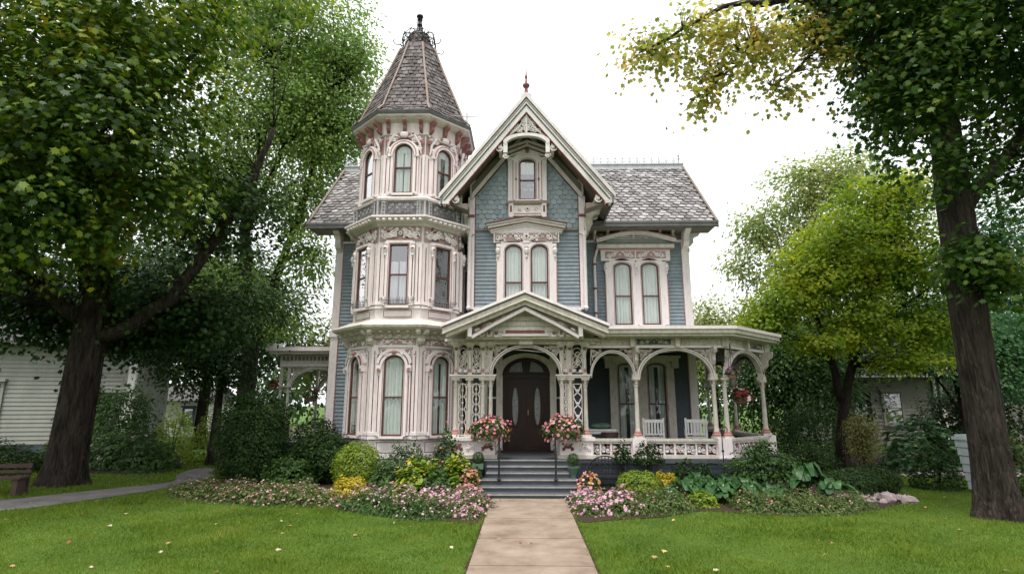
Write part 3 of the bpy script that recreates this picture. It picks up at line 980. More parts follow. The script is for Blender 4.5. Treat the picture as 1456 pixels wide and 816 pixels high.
def f1(s, a, k):
    corner_strips(s, a, 1.2, 3.5)
    panel(s, -a / 2 + .2, a / 2 - .2, .72, 1.06, .04)
    s.bo(-a / 2, a / 2, 0, .09, 1.1, 1.18, TRIM)
    s.bo(-a / 2, a / 2, .0, .05, 3.5, 3.56, TRIM)
    A = arc(-.38, .38, 3.0, .36, 12)
    s.band([(x * .86, z - .07) for x, z in A], A, 0, .2, TRIM)
    s.band(A, [(x * 1.05, z + .02) for x, z in A], 0, .21, RED)
    s.band([(x * 1.05, z + .02) for x, z in A], [(x * 1.22, z + .09) for x, z in A], 0, .17, TRIM)
    for sgn in (-1, 1):
        s.bo(sgn * .40 - .06, sgn * .40 + .06, 0, .21, 2.86, 3.02, TRIM)
        scroll(s, sgn * .40, 2.9, .05, sgn, PINK, .215, .016)
        s.bo(sgn * .40 - .045, sgn * .40 + .045, 0, .13, 1.2, 2.86, TRIM)
        s.bo(sgn * .40 - .01, sgn * .40 + .01, .13, .137, 1.3, 2.75, RED)
        scroll(s, sgn * .2, 3.3, .07, -sgn, TRIM, .2, .02)
    s.blob((0, -.22, 3.36), .07, .05, .06, PINK, 6, 4)
    acanthus(s, -a / 2 + .1, 3.55, a / 2 - .1, 3.72, .035, TRIM, SOFFIT, 30 + k, .02, GROUND)
    for sgn in (-1, 1):
        acanthus(s, sgn * .42 - .16, 3.12, sgn * .42 + .16, 3.46, .04, TRIM, RED, 40 + k, .022, GROUND)
def f2(s, a, k):
    corner_strips(s, a, 4.66, 6.4)
    panel(s, -a / 2 + .2, a / 2 - .2, 4.3, 4.55, .03)
    s.bo(-a / 2, a / 2, 0, .07, 4.57, 4.63, TRIM)
    s.bo(-.42, .42, 0, .12, 6.39, 6.46, TRIM)
    acanthus(s, -a / 2 + .04, 6.48, a / 2 - .04, 6.92, .05, TRIM, RED, 50 + k, .036, GROUND)
    acanthus(s, -.4, 6.5, .4, 6.85, .1, TRIM, RED, 60 + k, .03)
    for sgn in (-1, 1):
        s.bo(sgn * .385 - .05, sgn * .385 + .05, 0, .14, 4.64, 6.39, TRIM)
        s.bo(sgn * .385 - .01, sgn * .385 + .01, .14, .147, 4.9, 6.0, RED)
        s.lathe([(.0, 0), (.04, .05), (.03, .1), (.06, .18), (.075, .26), (.045, .32), (.065, .36), (.0, .38)], sgn * .385, -.17, TRIM, 8, 6.0)
        s.blob((sgn * .385, -.22, 6.24), .04, .04, .05, PINK, 6, 4)
        scroll(s, sgn * .43, 4.8, .07, sgn, IRONG, .18, .012)
    for z in (4.7, 4.78):
        s.tube([(-.36, -.2, z), (.36, -.2, z)], .009, IRONG, 4)
    for i in range(9):
        s.tube([(-.32 + i * .08, -.2, 4.64), (-.32 + i * .08, -.2, 4.86)], .007, IRONG, 4)
def f3(s, a, k):
    corner_strips(s, a, 7.82, 9.1)
    s.bo(-a / 2, a / 2, 0, .07, 7.78, 7.86, TRIM)
    s.bo(-a / 2 + .02, a / 2 - .02, .0, .012, 9.12, 9.76, GROUND)  # backing tinted as recess shade around the arch scrolls
    acanthus(s, -a / 2 + .05, 9.5, a / 2 - .05, 9.8, .05, TRIM, RED, 70 + k, .028)
    A = arc(-.36, .36, 9.06, .4, 12)
    s.band([(x * .88, z - .06) for x, z in A], A, 0, .2, TRIM)
    s.band(A, [(x * 1.05, z + .02) for x, z in A], 0, .21, PINK)
    s.band([(x * 1.05, z + .02) for x, z in A], [(x * 1.2, z + .07) for x, z in A], 0, .16, TRIM)
    for sgn in (-1, 1):
        s.bo(sgn * .385 - .05, sgn * .385 + .05, 0, .14, 7.86, 9.06, TRIM)
        s.bo(sgn * .385 - .01, sgn * .385 + .01, .14, .147, 7.95, 9.0, RED)
        s.bo(sgn * .385 - .065, sgn * .385 + .065, 0, .18, 9.0, 9.1, TRIM)
        scroll(s, sgn * .42, 9.25, .1, sgn, TRIM, .12, .03)
        scroll(s, sgn * .30, 9.55, .1, -sgn, TRIM, .12, .028)
        scroll(s, sgn * .5, 9.5, .08, -sgn, PINK, .08, .024)
        s.tube([(sgn * .12, -.14, 9.62), (sgn * .3, -.14, 9.66), (sgn * .46, -.12, 9.4), (sgn * .5, -.1, 9.1)], [.03, .04, .035, .02], TRIM, 6)
    s.blob((0, -.17, 9.68), .15, .05, .1, TRIM, 8, 5)
    for sgn in (-1, 1): s.blob((sgn * .14, -.17, 9.7), .06, .04, .06, PINK, 6, 4)
storey('tower_lower_storey', 1.54, 0.2, 4.0, f1)
storey('tower_middle_storey', 1.50, 4.0, 7.05, f2)
storey('tower_upper_storey', 1.45, 7.05, 10.2, f3)
b = MB()                                             # cornice and skirt roof over the ground storey
oring(b, [(1.56, 3.72), (1.62, 3.74), (1.62, 3.82), (1.74, 3.9), (1.9, 3.94), (2.0, 4.0), (2.02, 4.06), (1.56, 4.28)], TRIM_SHADED)
b.build('tower_cornice', house)
b = MB()
oring(b, [(1.56, .62), (1.6, .62), (1.6, .72), (1.56, .72)], TRIM)
b.build('tower_plinth', house)
for k in FACES[1:4]:
    for i in range(6):
        one_bracket(house, face(k, 1.56) @ T((-.6 + i * .24, 0, 0)), .07, .3, .2, 3.92, TRIM_SHADED, SOFFIT, name='cornice_bracket')
    for sgn in (-1, 1):
        one_bracket(house, face(k, 1.56) @ T((sgn * .66, 0, 0)), .11, .36, .42, 3.94, TRIM_SHADED, SOFFIT, name='corner_bracket')
b = MB()                                             # cornice under the balcony band
oring(b, [(1.5, 6.9), (1.56, 6.93), (1.6, 7.0), (1.75, 7.06), (1.86, 7.1), (1.86, 7.15), (1.7, 7.2), (1.5, 7.2)], TRIM)
b.M = None
for k in FACES:
    b.M = face(k, 1.6)
    for i in range(8):
        b.blob((-.6 + i * .17, -.2, 7.03), .07, .07, .05, TRIM, 6, 4)
b.M = None
b.build('tower_cornice', house)
b = MB()
oring(b, [(1.46, 7.66), (1.66, 7.66), (1.68, 7.72), (1.6, 7.78), (1.46, 7.78)], TRIM)
b.build('tower_sill', house)
bal = MB()
for k in FACES:
    bal.M = face(k, 1.62)
    a = 1.62 * .828 / 2
    for z in (7.2, 7.3, 7.6):
        bal.tube([(-a, 0, z), (a, 0, z)], .014, IRONG, 5)
    for sgn in (-1, 1):
        bal.tube([(sgn * a, 0, 7.18), (sgn * a, 0, 7.66)], .03, PALEIRON, 6)
        bal.bo(sgn * .5 - .05, sgn * .5 + .05, .01, .04, 7.2, 7.62, PALEIRON)
        for i in range(4):
            scroll(bal, sgn * .5, 7.27 + i * .1, .04, sgn, IRONG, .05, .01)
    for i in range(20):
        x = -.42 + i * .84 / 19
        bal.tube([(x, 0, 7.28), (x, 0, 7.6)], .008, IRON if i % 2 else IRONG, 4)
    for i in range(12):
        scroll(bal, -.40 + i * .073, 7.35 + .09 * (i % 3), .05, 1 if i % 2 else -1, PALEIRON if i % 3 else IRONG, .02, .009)
    bal.bo(-.34, .34, -.03, .005, 7.3, 7.56, IRONG)
bal.M = None
bal.build('balcony_railing', house)
for k in FACES[1:4]:
    sd = k + 200
    sash_window(house, face(k, 1.54, 1.18), .54, 2.1, .2, (0,), .1, TRIM, CURTAIN, None if k == 0 else .12, GLASS, sd, rail=.475)
    sash_window(house, face(k, 1.50, 4.63), .54, 1.74, .0, (0,), .1, TRIM, LILAC if k == 0 else None, .1, GLASSR if k == 0 else GLASS, sd + 1, rail=.5, cz1=.72 if k == 0 else .95)
    sash_window(house, face(k, 1.45, 7.88), .52, 1.52, .26, (0,), .1, TRIM, CURTAIN if k >= 0 else None, .06 if k == 0 else .3, GLASS, sd + 2, rail=.52)
# tower roof
b = MB()
oring(b, [(1.47, 9.72), (1.5, 9.74), (1.52, 10.1), (1.66, 10.14), (1.78, 10.2), (1.81, 10.24)], TRIM)
oring(b, [(1.7, 10.245), (1.82, 10.25), (1.86, 10.33), (1.82, 10.36), (1.7, 10.36)], GUTTER)
b.build('tower_eaves', house)
for k in FACES:
    for i in range(3):
        one_bracket(house, face(k, 1.5) @ T((-.48 + i * .48, 0, 0)), .09, .3, .36, 10.12, ROSE, TRIM, name='tower_bracket')
b = MB()
prof = [(1.80, 10.36), (1.58, 10.62), (1.24, 11.5), (.87, 12.45), (.53, 13.42), (.45, 13.47), (.3, 14.0)]
oring(b, prof, ROOFDARK)
troof = b.build('tower_roof', house)
rnd = random.Random(4)
s = MB()
for k in range(-180, 180, 45):
    for (a0, z0), (a1, z1) in zip(prof, prof[1:]):
        sl = math.hypot(a0 - a1, z1 - z0)
        if sl < .15: continue
        small = z0 > 13.4
        nv = max(1, round(sl / (.095 if small else .17)))
        hh = sl / nv
        h0, h1 = a0 * .4142, a1 * .4142
        O = Vector((0, -a0, z0)); V = Vector((0, a0 - a1, z1 - z0))
        s.M = T((TX, TY, 0)) @ Rz(k)
        tw = .1 if small else .16
        nu = int(2 * h0 / tw) + 2
        tiles(s, O + Vector((-(nu // 2 + 1) * tw, 0, 0)), (1, 0, 0), V, lambda u, v: abs(u - (nu // 2 + 1) * tw) < h0 + (h1 - h0) * v / sl - .01, nu + 4, nv, tw, hh, SHAKE, 'rect', rnd, .03)
s.M = None
s.build('shakes', troof)
s = MB()
for k in range(8):
    P = []
    for a, z in prof[:-1]:
        p = octo(a + .025)[k]
        P.append((p[0], p[1], z + .03))
    s.tube(P[:-1], .035, HIP, 5)
s.build('hip_capping', troof)
s = MB()                                             # iron crown
s.M = T((TX, TY, 0))
s.lathe([(.3, 13.98), (.34, 14.0), (.34, 14.04), (.1, 14.06)], 0, 0, IRON, 8)
for k in range(8):
    s.M = T((TX, TY, 0)) @ Rz(k * 45 + 22.5)
    s.tube([(0, -.44, 13.52), (0, -.62, 13.58), (0, -.78, 13.56), (0, -.86, 13.66), (0, -.8, 13.72)], .016, IRON, 5)
    s.tube([(0, -.5, 13.55), (0, -.56, 13.85), (0, -.5, 14.05), (0, -.34, 14.1), (0, -.1, 14.08)], .016, IRON, 5)
    for z in (13.62, 13.8, 13.98):
        r0 = .56 - (z - 13.62) * .15
        a = r0 * math.tan(math.pi / 8)
        Q = Rz(22.5)
        s.M = T((TX, TY, 0)) @ Rz(k * 45)
        s.tube([(-a, -r0, z), (a, -r0, z)], .013, IRON, 4)
    s.M = T((TX, TY, 0)) @ Rz(k * 45) @ T((0, -.52, 0))
    scroll(s, -.1, 13.72, .08, 1, IRON, 0, .01)
    scroll(s, .1, 13.72, .08, -1, IRON, 0, .01)
    scroll(s, 0, 13.9, .07, -1, IRON, 0, .01)
s.M = T((TX, TY, 0))
for k in range(6):
    a = k * math.pi / 3
    s.tube([(.08 * math.cos(a), .08 * math.sin(a), 14.05), (.075 * math.cos(a), .075 * math.sin(a), 14.75)], .011, IRON, 4)
for z in (14.2, 14.45, 14.66):
    s.lathe([(.08, 0), (.095, .015), (.08, .03)], 0, 0, IRON, 10, z)
s.lathe([(.09, 0), (.12, .03), (.11, .07), (.03, .1)], 0, 0, IRON, 10, 14.75)
s.lathe([(.02, 0), (.02, .7)], 0, 0, IRON, 6, 14.05)
s.build('iron_cresting', troof)
s = MB()
s.tube([(TX + 1.75, 15.8, 10.4), (TX + 1.75, 15.8, 10.7)], .025, PALEIRON, 5)
s.tube([(TX + 1.3, 15.8, 10.62), (TX + 1.75, 15.8, 10.58), (TX + 2.2, 15.8, 10.56)], .014, PALEIRON, 5)
s.build('lightning_rod', troof)

# ------------------------------------------------------------------ porch
FR = 14.3                                            # front edge of the porch floor
b = MB()
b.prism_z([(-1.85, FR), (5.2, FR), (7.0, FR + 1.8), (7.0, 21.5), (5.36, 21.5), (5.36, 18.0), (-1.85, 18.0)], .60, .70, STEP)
b.build('porch_floor', house)
b = MB()
b.prism_z([(1.2, FR + .06), (5.15, FR + .06), (6.94, FR + 1.85), (6.94, 21.4), (5.4, 21.4), (5.4, 17.9), (1.2, 17.9)], 0, .6, SKIRT)
b.prism_z([(-1.8, FR + .06), (-.95, FR + .06), (-.95, 17.9), (-1.8, 17.9)], 0, .6, SKIRT)
for z in (.12, .24, .36, .48):
    b.box(1.22, 5.13, FR + .035, FR + .06, z, z + .105, SKIRT)
    b.box(-1.8, -.97, FR + .035, FR + .06, z, z + .105, SKIRT)
for x in (1.25, 3.2, 5.0):
    b.box(x - .12, x + .12, FR, FR + .05, 0, .6, SKIRT)
b.build('porch_skirt', house)

st = MB()
treads = 6
for i in range(treads):
    y0 = 12.75 + i * .27
    z1 = (i + 1) * FL / treads
    xl, xr = (-1.0, 1.16) if i < 3 else (-.86, 1.0)
    if i == treads - 1: xl, xr = -.95, 1.15
    st.box(xl, xr, y0, FR + .02 if i == treads - 1 else y0 + .30, 0, z1 - .03, STEP)
steps = st.build('steps', house)
for i in range(treads):
    y0 = 12.75 + i * .27
    z1 = (i + 1) * FL / treads
    xl, xr = (-1.0, 1.16) if i < 3 else (-.86, 1.0)
    if i == treads - 1: xl, xr = -.95, 1.15
    t = MB()
    t.box(xl - .02, xr + .02, y0 - .03, y0 + .28, z1 - .03, z1, STEP)
    t.box(xl - .02, xr + .02, y0 - .036, y0 - .029, z1 - .031, z1 - .001, NOSE)
    t.build('tread', steps)
for x in (-.57, .70):
    h = MB()
    h.tube([(x, 13.22, .3), (x, 13.22, 1.27)], .022, IRON, 8)
    h.tube([(x, 13.18, 1.26), (x, 13.4, 1.28), (x, 14.2, 1.42)], .02, IRON, 8)
    h.tube([(x, 13.22, .8), (x, 14.2, .95)], .012, IRON, 6)
    h.lathe([(.05, 0), (.05, .015), (.03, .03)], x, 13.22, IRON, 8, .35)
    h.tube([(x, 13.22, 1.24), (x - .03, 13.2, 1.12), (x - .06, 13.2, 1.05)], .01, IRON, 5)
    h.build('handrail', house)

# portico pedestals and columns
def pedestal(x0, x1, y0, y1):
    p = MB()
    p.box(x0 - .05, x1 + .05, y0 - .05, y1 + .05, .70, .79, TRIM_SHADED)
    p.box(x0, x1, y0, y1, .79, 1.12, TRIM)
    p.box(x0 - .05, x1 + .05, y0 - .05, y1 + .05, 1.12, 1.20, TRIM)
    n = max(1, int((x1 - x0) / .3))
    for i in range(n):
        cx = x0 + (i + .5) * (x1 - x0) / n
        p.M = T((0, y0, 0))
        acanthus(p, cx - .15, .84, cx + .15, 1.08, .012, RED if i % 2 == 0 else TRIM, RED, i, .014)
        p.M = None
    return p.build('pedestal', house)
pedestal(-1.84, -.72, FR + .02, FR + .55)
pedestal(.86, 1.68, FR + .02, FR + .55)

def column(x, y, z0, z1, r=.062, cap=.11, neck=None):
    c = MB()
    h = z1 - z0
    c.lathe([(r * 1.25, .18), (r * 1.1, .24), (r * 1.02, h * .45), (r * .88, h - .2), (r * 1.1, h - .19), (r * 1.1, h - .165), (r * .9, h - .15)], x, y, TRIM_SHADED, 10, z0)
    o = c.build('porch_column', house, smooth=False)
    k = MB()
    k.box(x - .11, x + .11, y - .11, y + .11, z0, z0 + .06, TRIM_SHADED)
    k.lathe([(.105, .06), (.11, .1), (.085, .13), (.09, .16), (r * 1.25, .18)], x, y, PINK, 10, z0)
    k.build('column_base', o)
    k = MB()
    k.lathe([(r, -.16), (r * 1.5, -.1), (r * 1.3, -.08), (cap * .9, -.035), (cap, -.02)], x, y, TRIM_SHADED, 8, z1)
    k.box(x - cap, x + cap, y - cap, y + cap, z1 - .02, z1 + .03, TRIM_SHADED)
    for a in range(4):
        t = a * math.pi / 2 + .785
        k.blob((x + cap * .75 * math.cos(t), y + cap * .75 * math.sin(t), z1 - .07), .035, .035, .04, SOFFIT, 6, 4)
    k.build('capital', o)
    return o

COLY = FR + .28
lcols = (-1.74, -1.39, -1.05, -.85)
rcols = (.95, 1.17, 1.55)
for xs in (lcols, rcols):
    for x in xs:
        column(x, COLY, 1.20, 2.62, .05, .10)
    for x in xs:
        u = MB()
        u.lathe([(.06, 0), (.06, .05), (.045, .08), (.042, .5), (.05, .55), (.05, .58), (.09, .72), (.10, .78)], x, COLY, TRIM_SHADED, 8, 2.72)
        u.blob((x, COLY - .06, 3.4), .05, .05, .06, SOFFIT, 6, 4)
        u.blob((x, COLY - .06, 2.84), .035, .04, .05, PINK, 6, 4)
        u.build('upper_post', house)
    l = MB()
    l.box(min(xs) - .12, max(xs) + .12, COLY - .12, COLY + .12, 2.65, 2.72, TRIM_SHADED)
    l.box(min(xs) - .15, max(xs) + .15, COLY - .15, COLY + .15, 2.70, 2.735, TRIM)
    l.build('ledge', house)
def lattice(x0, x1, z0, z1, seed, style=0):
    s = MB(); s.M = T((0, COLY, 0))
    w = x1 - x0; cx = (x0 + x1) / 2
    n = max(2, round((z1 - z0) / (w * 1.35)))
    h = (z1 - z0) / n
    for i in range(n):
        zc = z0 + (i + .5) * h
        if style == 0:
            s.tube([(cx + w * .46 * math.sin(a) * (1 if True else 0), 0, zc + h * .56 * math.cos(a)) for a in [2 * math.pi * k / 12 for k in range(12)]], .016, TRIM_SHADED, 5, True)
            s.tube([(cx, 0, zc - h * .5), (cx, 0, zc + h * .5)], .011, TRIM_SHADED, 5)
            s.blob((cx, 0, zc), .03, .02, .04, TRIM_SHADED, 6, 4)
        else:
            s.tube([(x0, 0, zc - h / 2), (cx + w * .1, 0, zc - h * .1), (x1, 0, zc + h / 2)], .017, TRIM, 5)
            s.tube([(x1, 0, zc - h / 2), (cx - w * .1, 0, zc - h * .1), (x0, 0, zc + h / 2)], .017, TRIM, 5)
            s.blob((cx, 0, zc), .03, .02, .03, TRIM, 6, 4)
    for x in (x0, x1):
        s.tube([(x, 0, z0), (x, 0, z1)], .014, TRIM_SHADED, 5)
    for z in (z0, z1):
        s.tube([(x0, 0, z), (x1, 0, z)], .014, TRIM_SHADED, 5)
    return s.build('lattice_panel', house)
lattice(-1.67, -1.46, 1.24, 2.5, 1)
lattice(-1.32, -1.12, 1.24, 2.5, 2)
lattice(1.24, 1.46, 1.24, 2.5, 3, 1)
lattice(.99, 1.12, 1.24, 2.5, 4)
def pierced(x0, x1, z0, z1, seed):
    s = MB(); s.M = T((0, COLY, 0))
    filigree(s, lambda x, z: x0 < x < x1 and z0 < z < z1, (x0, x1, z0, z1), 0, TRIM_SHADED, 14, (x1 - x0) * .36, seed, .013)
    for i in range(3):
        zc = z0 + (i + .5) * (z1 - z0) / 3
        s.tube([((x0 + x1) / 2 + (x1 - x0) * .42 * math.sin(a), 0, zc + (z1 - z0) * .16 * math.cos(a)) for a in [2 * math.pi * k / 10 for k in range(10)]], .013, TRIM_SHADED, 4, True)
    for x in (x0, x1): s.tube([(x, 0, z0), (x, 0, z1)], .014, TRIM_SHADED, 5)
    for sgn, xx in ((1, x0), (-1, x1)):
        scroll(s, xx + sgn * .05, z0 + .05, .05, sgn, TRIM, .02, .02)
    return s.build('pierced_panel', house)
pierced(-1.68, -1.45, 2.78, 3.42, 1)
pierced(-1.33, -1.11, 2.78, 3.42, 2)
pierced(-1.0, -.9, 2.78, 3.42, 3)
pierced(1.0, 1.12, 2.78, 3.42, 4)
pierced(1.23, 1.49, 2.78, 3.42, 5)
# entrance arch
def porch_arch(x0, x1, zs, zt, ztop, Mx, n, seed, spread=1.0):
    s = MB()
    A = arc(x0, x1, zs, zt - zs, 20)
    c = (x0 + x1) / 2
    s.band(A, [(c + (x - c) * 1.04, z + .035) for x, z in A], -.06, .08, TRIM_SHADED)
    s.band([(c + (x - c) * 1.04, z + .035) for x, z in A], [(c + (x - c) * 1.05, z + .048) for x, z in A], -.06, .09, SOFFIT)
    s.band([(c + (x - c) * 1.05, z + .048) for x, z in A], [(c + (x - c) * 1.075, z + .07) for x, z in A], -.06, .1, TRIM)
    o = s.build('porch_arch', house, Mx)
    f = MB()
    r = (x1 - x0) / 2
    def inside(x, z):
        if z > ztop - .01 or x < x0 or x > x1: return False
        q = min(1, abs(x - c) / (r * 1.06))
        return z > zs + .06 + (zt - zs + .04) * math.sqrt(1 - q * q)
    filigree(f, inside, (x0, x1, zs, ztop), 0.01, TRIM_SHADED, int(n * 1.8), .042, seed, .0115)
    for sgn in (-1, 1):
        for k in range(4):
            a = .35 + .22 * k
            f.tube([(c + sgn * r * math.cos(a) * 1.1, -.01, zs + .1 + (zt - zs) * math.sin(a)), (c + sgn * r, -.01, ztop - .04)], .011, TRIM_SHADED, 4)
    f.build('spandrel', o)
    return o
porch_arch(-.80, .90, 2.74, 3.42, 3.52, T((0, COLY, 0)), 40, 7)
# ledge / entablature of the portico
b = MB()
b.box(-1.95, 1.82, COLY - .17, COLY + .17, 3.5, 3.56, TRIM_SHADED)
b.box(-2.02, 1.89, COLY - .24, COLY + .24, 3.56, 3.63, TRIM_SHADED)
b.box(-1.9, 1.8, COLY - .1, COLY + .1, 3.63, 3.95, TRIM_SHADED)
b.box(-.12, .22, COLY - .26, COLY, 3.49, 3.62, TRIM)
b.M = T((0, COLY - .1, 0))
for x in lcols + rcols:
    b.lathe([(.05, 0), (.12, .05), (.16, .1), (.16, .13)], x, -.02, TRIM_SHADED, 8, 3.42)
b.M = None
b.build('entablature', house)
# pediment
PF = 13.75
pd = MB()
pd.M = T((0, PF, 0))
PX0, PX1, PZE, PZA = -1.96, 2.02, 3.88, 4.70
A = [(PX0, PZE), ((PX0 + PX1) / 2, PZA), (PX1, PZE)]
pd.band([(x, z - .1) for x, z in A], A, -2.64, 0, ROOFDARK)
ped = pd.build('portico_roof', house)
s = MB(); s.M = T((0, PF, 0))
def pch(z0, z1, o0, o1, m, inset=0):
    A = [(PX0 + inset, PZE + inset * .41), ((PX0 + PX1) / 2, PZA), (PX1 - inset, PZE + inset * .41)]
    s.band([(x, z + z0) for x, z in A], [(x, z + z1) for x, z in A], o0, o1, m)
pch(-.02, .05, 0, .16, TRIM, -.06)
pch(-.05, -.02, 0, .12, GUTTER, -.04)
pch(-.16, -.05, 0, .09, TRIM_SHADED, -.03)
pch(-.20, -.16, -.02, .12, TRIM_SHADED, -.03)
pch(-.30, -.20, -.3, .0, TRIM_SHADED, .04)
s.build('pediment_cornice', ped)
s = MB(); s.M = T((0, PF + .38, 0))
s.prism([(-1.45, 3.6), (1.51, 3.6), (1.51, 3.95), (.03, 4.55), (-1.45, 3.95)], -.1, 0, TRIM_SHADED)
for z in (3.64, 3.78, 3.92, 4.06, 4.2):
    w = min(1.3, (4.5 - z) * 1.9)
    s.bo(.03 - w, .03 + w, 0, .03, z, z + .11, TRIM_SHADED)
s.bo(-.52, .58, .03, .06, 3.70, 3.84, TRIM_SHADED)
s.bo(-.46, .52, .05, .066, 3.73, 3.81, RED)
s.bo(-.55, .61, .03, .1, 3.66, 3.70, TRIM)
A = [(-1.28, 3.66), (-.72, 3.98), (.03, 4.36), (.78, 3.98), (1.34, 3.66)]
s.band([(x, z - .09) for x, z in A], A, .2, .34, TRIM)
s.band(A, [(x, z + .02) for x, z in A], .2, .36, SOFFIT)
for sgn in (-1, 1):
    cx = .03 + sgn * 1.36
    s.bo(cx - .05, cx + .05, .0, .36, 3.62, 3.86, TRIM)
    acanthus(s, .03 + sgn * 1.0 - .2, 3.64, .03 + sgn * 1.0 + .2, 3.82, .08, TRIM_SHADED, RED, 5, .018, GROUND)
    for j in range(9):
        q = .3 + j * .112
        scroll(s, .03 + sgn * q, 4.335 - q * .465, .05, sgn * (1 if j % 2 else -1), (PINK, RED, TRIM_SHADED)[j % 3], .3, .018)
        s.blob((.03 + sgn * (q + .06), -.3, 4.31 - q * .465), .035, .03, .03, TRIM_SHADED if j % 2 else SOFFIT, 6, 4)
    for q in (.72, .9, 1.08):
        s.blob((.03 + sgn * q, -.08, 3.72 + .02), .05, .03, .05, SOFFIT, 6, 4)
        s.bo(.03 + sgn * q - .05, .03 + sgn * q + .05, .03, .07, 3.64, 3.78, TRIM)
    scroll(s, .03 + sgn * .16, 4.26, .07, sgn, TRIM, .05, .02)
s.build('pediment_panel', ped)
s = MB(); s.M = T((0, PF + .38, 0))                   # weathered raised lettering, no longer legible
rd = random.Random(3)
x = -.36
while x < .44:
    w = rd.uniform(.02, .035)
    h = rd.uniform(.035, .05)
    s.bo(x, x + .01, .03, .05, 3.945, 3.945 + h, WHITE)
    if rd.random() < .6: s.bo(x + .011, x + w, .03, .048, 3.945 + h - .012, 3.945 + h, WHITE)
    if rd.random() < .5: s.bo(x + w + .001, x + w + .011, .03, .05, 3.945, 3.945 + h * .9, WHITE)
    x += w + (.05 if rd.random() < .15 else .022)
s.build('pediment_lettering', ped)

# flat porch roof, right
EAVE = [(1.9, 13.95), (5.25, 13.95), (7.2, 15.9), (7.2, 21.9), (5.37, 21.9), (5.37, 18.02), (1.9, 18.02)]
def inset(poly, d):                                   # only for the three outer edges
    return [(1.9, 13.95 + d), (5.25 - d * .41, 13.95 + d), (7.2 - d, 15.9 + d * .41), (7.2 - d, 21.9 - d), (5.37, 21.9 - d), (5.37, 18.02), (1.9, 18.02)]
b = MB()
b.prism_z(inset(EAVE, 0), 3.82, 3.9, TRIM)
b.prism_z(inset(EAVE, .05), 3.72, 3.82, TRIM_SHADED)
b.prism_z(inset(EAVE, .12), 3.66, 3.72, TRIM_SHADED)
b.frustum(inset(EAVE, .06), 3.9, [(1.9, 17.9), (5.3, 17.9), (5.4, 18.1), (5.4, 21.5), (5.38, 21.8), (5.37, 18.02), (1.9, 18.02)], 4.3, ZINC)
proof = b.build('porch_roof', house)
b = MB()
b.prism_z([(1.8, 14.7), (5.0, 14.7), (6.6, 16.3), (6.6, 21.3), (5.42, 21.3), (5.42, 17.92), (1.8, 17.92)], 3.61, 3.655, SOFFIT)  # ceiling boards coloured dark to deepen the porch shade
for i in range(30):
    b.box(1.8, 6.5 if i > 9 else 4.95 + i * .1, 14.75 + i * .105, 14.77 + i * .105, 3.602, 3.61, SOFFIT)
b.build('porch_ceiling', proof)
b = MB()
PC = [(1.62, COLY), (5.02, COLY), (6.72, 16.2), (6.72, 21.3)]
def edge(p, q):
    d = Vector((q[0] - p[0], q[1] - p[1], 0)); L = d.length
    return T((p[0], p[1], 0)) @ Matrix.Rotation(math.atan2(d.y, d.x), 4, 'Z'), L
for p, q in zip(PC, PC[1:]):
    Mx, L = edge(p, q)
    b.M = Mx
    b.bo(0, L, -.08, .08, 3.42, 3.66, TRIM_SHADED)
    b.bo(-.02, L + .02, .08, .13, 3.4, 3.45, TRIM)
    n = max(1, round(L / 1.1))
    for i in range(n):
        b.bo(i * L / n + .14, (i + 1) * L / n - .14, .08, .1, 3.49, 3.62, SIDINGD if i % 2 else TRIM_SHADED)
        b.bo(i * L / n - .05, i * L / n + .05, .08, .22, 3.42, 3.66, TRIM_SHADED)
        acanthus(b, i * L / n + .16, 3.49, (i + 1) * L / n - .16, 3.62, .1, TRIM_SHADED, SOFFIT, i, .012)
    for i in range(max(2, int(L / .16))):
        b.bo(i * .16 + .03, i * .16 + .1, .08, .14, 3.62, 3.66, TRIM_SHADED)
b.M = None
b.build('porch_frieze', proof)
PH = 2.62
def post_above(x, y, rot=0):
    u = MB(); u.M = T((x, y, 0)) @ Rz(rot)
    u.box(-.06, .06, -.06, .06, PH + .03, 3.42, TRIM_SHADED)
    u.box(-.09, .09, -.09, .09, PH + .03, PH + .13, TRIM_SHADED)
    u.box(-.02, .02, -.067, -.06, PH + .2, 3.3, SOFFIT)
    for i in range(3):
        u.blob((0, -.075, PH + .25 + i * .22), .04, .03, .06, TRIM if i % 2 else SOFFIT, 6, 4)
    for sgn in (-1, 1):
        scroll(u, sgn * .1, 3.32, .06, sgn, TRIM_SHADED, .06, .02)
    u.M = T((x, y, 0)) @ Rz(rot)
    bracket(u, 0, .07, .3, .5, 3.42, TRIM_SHADED, RED, .06)
    u.build('upper_post', house)
for x, y, r in ((2.83, COLY, 0), (4.78, COLY, 0), (5.06, COLY + .02, 0), (6.62, 16.1, 45), (6.74, 16.36, 90), (6.74, 18.6, 90), (6.74, 21.2, 90)):
    column(x, y, 1.16, PH, .052, .10)
    if abs(x - 5.06) > .01: post_above(x, y, r)
porch_arch(.06, 1.12, 2.64, 3.28, 3.42, T((1.66, COLY, 0)), 18, 8)
porch_arch(.06, 1.86, 2.64, 3.34, 3.42, T((2.88, COLY, 0)), 40, 9)
Mx, L = edge((5.08, COLY), (6.66, 16.16))
porch_arch(.1, L - .08, 2.6, 3.34, 3.42, Mx, 32, 10)
Mx, L = edge((6.72, 16.3), (6.72, 18.6)); porch_arch(.1, L - .08, 2.6, 3.34, 3.42, Mx, 14, 11)
Mx, L = edge((6.72, 18.6), (6.72, 21.2)); porch_arch(.1, L - .08, 2.6, 3.34, 3.42, Mx, 14, 12)
b = MB()
